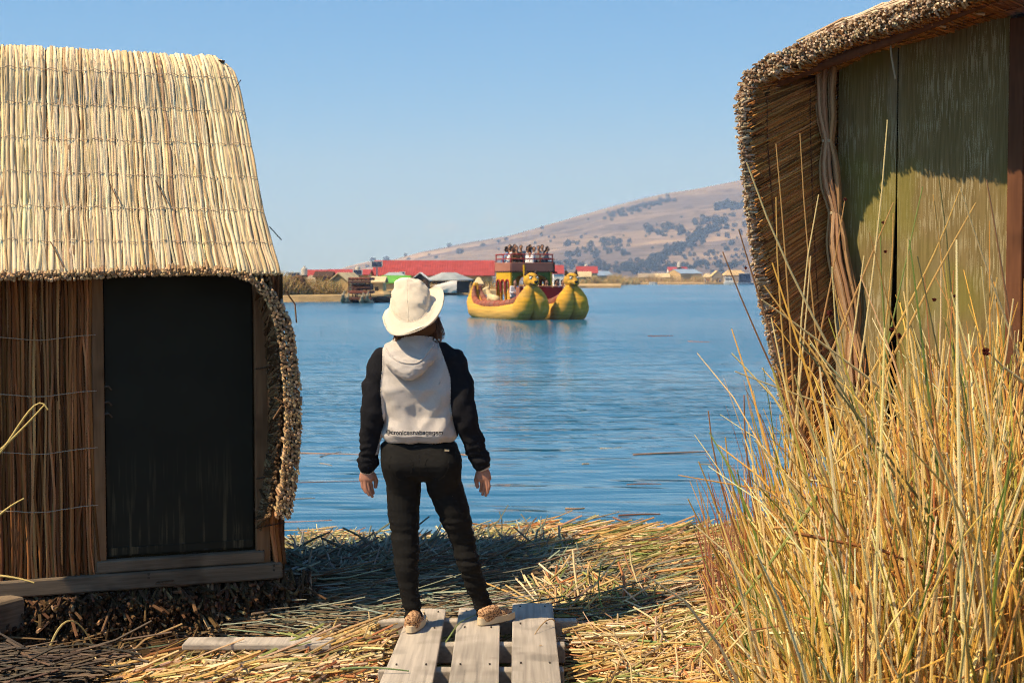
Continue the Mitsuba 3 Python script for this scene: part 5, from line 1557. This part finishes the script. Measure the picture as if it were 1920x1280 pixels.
# the hoodie, cut into the gray body and the black raglan sleeves
TB = [[(W(740, 664), .058), (W(826, 664), .058), (NECK + [0, .02, -.03], .062)],
      [(W(735, 672), .066), (W(836, 672), .066), (W(748, 730, -.01), [.10, .105, .09]), (W(818, 730, -.01), [.10, .105, .09])],
      [(W(748, 730, -.01), [.10, .105, .09]), (W(818, 730, -.01), [.10, .105, .09]), (W(755, 780), [.088, .10, .08]), (W(820, 780), [.088, .10, .08])],
      [(W(755, 780), [.088, .10, .08]), (W(820, 780), [.088, .10, .08]), (W(756, 812, -.005), [.102, .125, .05]), (W(819, 812, -.005), [.102, .125, .05])],
      [(W(758, 812, -.005), [.102, .125, .04]), (W(817, 812, -.005), [.102, .125, .04]), (W(760, 823, 0), [.098, .115, .02]), (W(815, 823, 0), [.098, .115, .02])]]
for a, b, c, sx in ((SHL, ELL, WRL, -1), (SHR, ELR, WRR, 1)):
    TB += chain([(a + [-.016 * sx, 0, -.004], .066), (a * .5 + b * .5 + [.006 * sx, 0, 0], .063), (b, .060), (b * .5 + c * .5, .052), (c * .88 + b * .12, .047)]) + chain([(c * .9 + b * .1, .050), (c * .985 + b * .015, .041)]) + chain([(c * .985 + b * .015, .043), (c * 1.012 - b * .012, .037)])
hoodie = blob(TB, .011, 14)
hv = hoodie.vertices
n_ = hoodie.vertex_normals
fold = (meshkit.fbm(np.column_stack([hv[:, 0] * 14 + hv[:, 2] * 10, hv[:, 1] * 12, hv[:, 2] * 20 - hv[:, 0] * 6]), 3, 3) - .5) * .015
diag = np.sin((hv[:, 2] * 1.0 - np.abs(hv[:, 0] - W(787, 700)[0]) * 1.3) * 46 + meshkit.noise(hv * 9, 2) * 5) * .0035
zc_, ze_ = WRL[2], ELL[2]
arm = np.clip((np.abs(hv[:, 0] - W(787, 700)[0]) - .19) / .04, 0, 1)
cuffs = arm * np.exp(-((hv[:, 2] - (zc_ + .07)) / .07) ** 2) * np.sin(hv[:, 2] * 190 + meshkit.noise(hv * 25, 4) * 5) * .004
hem = np.exp(-((hv[:, 2] - W(787, 812)[2]) / .03) ** 2) * (meshkit.noise(hv * 26, 7) - .5) * .012
spine = -.012 * np.exp(-((hv[:, 0] - W(784, 700)[0]) / .035) ** 2) * np.exp(-((hv[:, 2] - W(787, 770)[2]) / .12) ** 2) * (n_[:, 1] < 0)
hoodie.vertices = hv + n_ * (fold + diag + cuffs + hem + spine)[:, None]
HM = m3.Manifold(m3.Mesh(hoodie.vertices.astype(np.float32), hoodie.faces.astype(np.uint32)))
RAG = [(728, 590), (718, 640), (719, 668), (719, 690), (716, 720), (718, 752), (722, 790), (706, 850), (866, 850), (851, 790), (846, 752), (847, 725), (846, 706), (838, 680), (822, 640), (815, 590)]
rag = Polygon([W(*q)[[0, 2]] for q in RAG])
pv_, pf_ = extrude(rag, 1.6)
prism = m3.Manifold(m3.Mesh(np.column_stack([pv_[:, 0], WY + .8 - pv_[:, 2], pv_[:, 1]]).astype(np.float32), pf_.astype(np.uint32)))
if prism.volume() < 0:
    prism = m3.Manifold(m3.Mesh(np.column_stack([pv_[:, 0], WY + .8 - pv_[:, 2], pv_[:, 1]]).astype(np.float32), pf_[:, ::-1].astype(np.uint32)))


def tri(man):
    q = man.to_mesh()
    return trimesh.Trimesh(q.vert_properties[:, :3], q.tri_verts, process=False)


TORSO = tri(HM ^ prism)
hk = part(woman, 'hoodie', TORSO, 'gray_fleece', smooth=50, label='heather gray hoodie body')
for comp in (HM - prism).decompose():
    if comp.volume() > 1e-4:
        part(hk, 'sleeve', tri(comp), 'black_fleece', smooth=50)
for c, b in ((WRL, ELL), (WRR, ELR)):   # pale lining of the cuffs
    d = (c - b) / np.linalg.norm(c - b)
    part(hk, 'cuff', tube(np.array([c - d * .012, c + d * .016, c + d * .03]), [.036, .0355, .033], 18), 'gray_fleece', smooth=True)
# hood fallen on the back: lining, rim and outer drape as one folded cloth
HROWS = np.array([[W(*q) for q in r] for r in (
    [(738, 632, .00), (748, 630, -.04), (762, 629, -.06), (776, 629, -.065), (790, 629, -.06), (803, 630, -.04), (812, 632, 0)],
    [(731, 640, -.02), (742, 648, -.08), (758, 654, -.105), (774, 656, -.112), (789, 654, -.105), (800, 648, -.08), (813, 640, -.02)],
    [(722, 645, -.03), (733, 662, -.105), (750, 673, -.14), (768, 677, -.152), (786, 675, -.145), (800, 660, -.115), (817, 643, -.03)],
    [(718, 654, -.03), (726, 677, -.115), (746, 693, -.155), (768, 699, -.17), (790, 690, -.16), (808, 670, -.12), (821, 650, -.03)],
    [(716, 664, -.02), (728, 690, -.10), (748, 706, -.14), (768, 713, -.153), (790, 703, -.145), (811, 680, -.105), (824, 658, -.02)],
    [(722, 662, .02), (734, 686, -.07), (752, 700, -.10), (768, 706, -.105), (788, 697, -.10), (808, 676, -.07), (820, 656, .02)])])
hu, hr = np.linspace(0, 6, 60), np.linspace(0, 5, 60)
hg = CubicSpline(np.arange(6), CubicSpline(np.arange(7), HROWS, axis=1)(hu), axis=0)(hr)
hn = np.cross(np.gradient(hg, axis=1), np.gradient(hg, axis=0))
hn /= np.linalg.norm(hn, axis=2, keepdims=True) + 1e-9
hg = hg + hn * ((meshkit.fbm(hg * np.array([26, 20, 34]), 3, 5) - .5) * .016)[..., None]
part(hk, 'hood', slab(hg, hn, .004), 'gray_fleece', smooth=60)
# inner lining rim of the hood
rim = hg[26] + [0, -.002, 0]
part(hk, 'hood_rim', tube(rim[3:-3], .0045, 8), 'gray_fleece', smooth=True)
# lettering across the back, laid on the cloth
txt = meshkit.text_mesh('@cronicasnabagagem', .0265, .001, bold=True)
tv_ = np.asarray(txt.vertices)
txt = trimesh.Trimesh(tv_, txt.faces).subdivide_to_size(.012)
tv_ = np.array(txt.vertices)
wid = tv_[:, 0].max() - tv_[:, 0].min()
x0_, x1_ = W(727, 805)[0], W(833, 805)[0]
fx = (tv_[:, 0] - tv_[:, 0].min()) / wid
X_, Z_ = x0_ + fx * (x1_ - x0_), W(780, 809)[2] + tv_[:, 1] * (x1_ - x0_) / wid
bk_ = TORSO.vertices[(TORSO.vertices[:, 1] < WY - .03)]
from scipy.interpolate import griddata
Yb = griddata(bk_[:, [0, 2]], bk_[:, 1], np.column_stack([X_, Z_]), method='linear')
Yb = np.where(np.isnan(Yb), np.nanmean(Yb), Yb)
part(hk, 'lettering', (np.column_stack([X_, Yb - .0012 - tv_[:, 2], Z_]), txt.faces), 'print_black')
# jeans
JB = [[(W(750, 838, .0), [.092, .105, .05]), (W(823, 838, .0), [.092, .105, .05]), (W(752, 868, -.02), [.096, .125, .09]), (W(829, 868, -.02), [.096, .125, .09])],
      [(W(752, 868, -.02), [.096, .125, .09]), (W(758, 912, -.0), [.081, .095, .08])], [(W(829, 868, -.02), [.096, .125, .09]), (W(832, 912, -.0), [.084, .095, .08])],
      [(W(760, 866, -.01), .09), (W(825, 866, -.01), .09), (W(793, 876, 0), .07)]]
JB += chain([(W(756, 915), .083), (W(757, 965, -.01), .076), (W(760, 1015, -.03), .062), (W(763, 1065, -.055), .057), (W(768, 1110, -.06), .047), (ANL + [0, 0, .02], .042), (ANL + [0, 0, -.012], .041)])
JB += chain([(W(836, 915), .085), (W(853, 965, 0), .074), (W(868, 1012, .02), .059), (W(880, 1058, .01), .055), (W(894, 1105, .04), .046), (ANR + [-.004, 0, .02], .042), (ANR + [0, 0, -.008], .041)])
jeans = blob(JB, .011, 10)
jv, jn = jeans.vertices, jeans.vertex_normals
kz = KNL[2]
cr = meshkit.noise(np.column_stack([jv[:, 0] * 7 + jv[:, 1] * 6, jv[:, 1] * 5, jv[:, 2] * 62]), 3) - .5
below = np.clip((kz + .22 - jv[:, 2]) / .15, .15, 1)
jeans.vertices = jv + jn * (cr * .016 * below + (meshkit.fbm(jv * 11, 3, 6) - .5) * .012)[:, None]
jk = part(woman, 'jeans', jeans, 'black_denim', smooth=True)
JM = jeans


def back_y(x, z, src, lift):
    v = src.vertices[src.vertex_normals[:, 1] < -.1]
    d2 = (v[:, 0] - x) ** 2 + (v[:, 2] - z) ** 2
    return v[np.argmin(d2), 1] - lift


for q in ([(738, 850), (743, 885), (757, 893), (771, 884), (772, 852)], [(806, 852), (808, 884), (822, 893), (836, 884), (838, 850)]):
    pl = spline([W(*p_) for p_ in q], 24)
    pl[:, 1] = [back_y(p_[0], p_[2], JM, .001) for p_ in pl]
    part(jk, 'pocket_seam', tube(pl, .0022, 5), 'black_denim')
pl = np.array([W(790, 838 + 6 * i) for i in range(9)])
pl[:, 1] = [back_y(p_[0], p_[2], JM, .001) for p_ in pl]
part(jk, 'seam', tube(pl, .002, 5), 'black_denim')
q = W(840, 839)
q[1] = back_y(q[0], q[2], JM, .003)
part(jk, 'tag', cbox(q, (.022, .004, .010), ch=.001), 'rope')
# shoes
def shoe(heel, toe, side_w, nm):
    d = (toe - heel) * [1, 1, 0]
    L = np.linalg.norm(d)
    d /= L
    s = np.array([-d[1], d[0], 0])
    k = part(woman, 'shoe', blob([[(heel + d * .04 + [0, 0, .058], [.033, .036, .022]), (heel + d * .10 + [0, 0, .056], .032)], [(heel + d * .045 + [0, 0, .035], .034), (heel + d * (L * .62) + [0, 0, .028], .038), (heel + d * (L - .045) + [0, 0, .022], .032)]], .008, 6), 'leopard_print', smooth=True)
    t = np.linspace(0, 2 * np.pi, 40, endpoint=False)
    u = (.5 - .5 * np.cos(t)) * L
    wd = side_w * np.sin(t) * (1 - .18 * np.cos(t)) * np.where(np.abs(np.sin(t)) > 0, np.abs(np.sin(t)) ** -.35 * 1.0, 0).clip(0, 2)
    lo = np.array([heel + d * a_ + s * b_ + [0, 0, .005] for a_, b_ in zip(u, wd)])
    hi = np.array([heel + d * (a_ * .99 + .001) + s * b_ * .97 + [0, 0, .036] for a_, b_ in zip(u, wd)])
    part(k, 'sole', hull(np.vstack([lo, hi])), 'cream_rubber', smooth=40)


shoe(atz(768, 1188, 0), atz(768, 1188, 0) + [.035, .235, 0], .040, 'l')
shoe(atz(897, 1173, 0), atz(897, 1173, 0) + [.165, .165, 0], .040, 'r')
# hair
n = 420
a = rng.uniform(0, 1, n)
root = np.array([W(760 + 54 * q_, 598 - 4 * q_, -.055 + .05 * q_ ** 2) for q_ in a])
root += rng.normal(0, .012, (n, 3))
endp = np.array([W(740 + 84 * q_ + rng.normal(0, 3), 634 + rng.normal(0, 5), -.05 + .08 * q_ ** 2) for q_ in a])
mid_ = (root + endp) / 2 + np.column_stack([(a - .5) * .02, np.full(n, -.02), np.zeros(n)])
P = np.stack([root, root * .45 + mid_ * .55, mid_ * .5 + endp * .5, endp], 1)
P[:, 1:3] += rng.normal(0, .004, (n, 2, 3))
n2 = 70
r2 = np.array([W(812 + rng.normal(0, 4), 592 + rng.normal(0, 4), -.02) for _ in range(n2)])
e2 = np.array([W(822 + rng.normal(0, 4), 636 + rng.normal(0, 6), -.02) for _ in range(n2)])
m2_ = (r2 + e2) / 2 + [.016, 0, 0] + rng.normal(0, .006, (n2, 3))
P = np.vstack([P, np.stack([r2, r2 * .4 + m2_ * .6, m2_ * .5 + e2 * .5 + [.006, 0, 0], e2], 1)])
m, c = stems(P, np.linspace(.0022, .0010, 4)[None] * np.ones((n + n2, 1)), pick([(.11, .045, .02), (.07, .028, .014), (.17, .07, .03)], n + n2, .2), 4)
part(woman, 'hair', m, 'hair_strands', color=c)
hcap = blob([[(HEAD + [.0, -.01, -.01], [.086, .1, .1])], [(W(768, 612, -.05), .05), (W(800, 612, -.03), .045)]], .015, 5)
part(woman, 'hair', hcap, 'cloth_brown', smooth=True)
# hat: crown and drooping brim
NA = 96
angs = np.linspace(0, 2 * np.pi, 9)
ORING = CubicSpline(angs, np.array([W(832, 558, .0), W(816, 598, -.135), W(780, 622, -.19), W(738, 628, -.165), W(720, 604, -.04), W(726, 585, .11), W(768, 566, .19), W(813, 541, .13), W(832, 558, .0)]), bc_type='periodic')
IRING = CubicSpline(angs, np.array([W(805, 566, .0), W(797, 590, -.085), W(772, 604, -.115), W(744, 596, -.085), W(732, 574, .0), W(742, 560, .09), W(770, 554, .13), W(796, 556, .09), W(805, 566, .0)]), bc_type='periodic')
th = np.linspace(0, 2 * np.pi, NA, endpoint=True)
Oi, Ii = ORING(th), IRING(th)
rows = []
for t in np.linspace(0, 1, 10):
    r_ = Ii * (1 - t) + Oi * t
    r_ = r_ + np.array([0, 0, 1.0]) * (-.012 * math.sin(math.pi * t) + .0035 * t * np.sin(th * 5 + 1)[:, None] + .006 * t * np.sin(th * 3 + 2.4)[:, None] + .002 * math.sin(t * 40) * (t > .1))
    rows.append(r_)
rows = np.array(rows)
hat = part(woman, 'sun_hat', slab(rows, np.array([0, .12, 1.0]) / 1.007, .004), 'hat_canvas', smooth=40, label='cream canvas sun hat with a wide floppy brim')
topc = W(766, 523, .03)
top_ = []
cen_ = Ii.mean(0)
CRH = np.array([0, .12, .26, .42, .58, .70, .80, .88, .94, .975, .99, 1.0, 1.0])
CRR = np.array([1.0, 1.0, .975, .93, .87, .80, .71, .60, .47, .34, .21, .10, 0.0])
for h_, q in zip(CubicSpline(np.arange(13), CRH)(np.linspace(0, 12, 26)), CubicSpline(np.arange(13), CRR)(np.linspace(0, 12, 26))):
    flat_ = h_ ** 1.5
    r0 = Ii - cen_
    r1 = r0 * [1, 1, 1 - .5 * flat_]
    top_.append(cen_ + (topc - cen_) * h_ + r1 * q)
top_ = np.array(top_)
dent = (meshkit.fbm(top_ * np.array([15, 15, 22]), 3, 12) - .5) * .045
ctr = cen_ + (topc - cen_) * .4
top_ += (top_ - ctr) / (np.linalg.norm(top_ - ctr, axis=2, keepdims=True) + 1e-6) * dent[..., None] * np.minimum(np.arange(26) / 5, 1)[:, None, None]
top_[:, -1] = top_[:, 0]
part(hat, 'crown', grid(top_), 'hat_canvas', smooth=True)
for a_ in (.28, .62, .95):   # stitched panel seams over the crown
    i = int(a_ * (NA - 1))
    part(hat, 'crown_seam', tube(top_[:22, i] * 1.0 + (top_[:22, i] - ctr) * .004, .0016, 5, False), 'hat_canvas', smooth=True)
part(hat, 'brim_hem', tube(Oi + [0, 0, .002], .0035, 6, False), 'hat_canvas', smooth=True)
part(hat, 'seam', tube((Ii + (top_[1] - Ii) * .15) * 1.0, .003, 6, False), 'hat_canvas', smooth=True)
for i in (int(NA * .47), int(NA * .51)):
    c_ = top_[6, i]
    part(hat, 'eyelet', sphere(c_, .0045, 1), 'iron', smooth=True)

# ------------------------------------------------------------------ haze
scene['air'] = {'type': 'homogeneous', 'albedo': {'type': 'rgb', 'value': [0.86, 0.93, 0.98]}, 'sigma_t': {'type': 'rgb', 'value': [0.00012, 0.00015, 0.00021]}}
scene['haze'] = {'type': 'cube', 'to_world': T().translate([0, 0, 248.5]).scale([5950, 5950, 250]), 'bsdf': {'type': 'null'}, 'interior': {'type': 'ref', 'id': 'air'}}
labels['haze'] = {'label': 'thin bluish haze over the lake', 'category': 'haze', 'kind': 'stuff'}
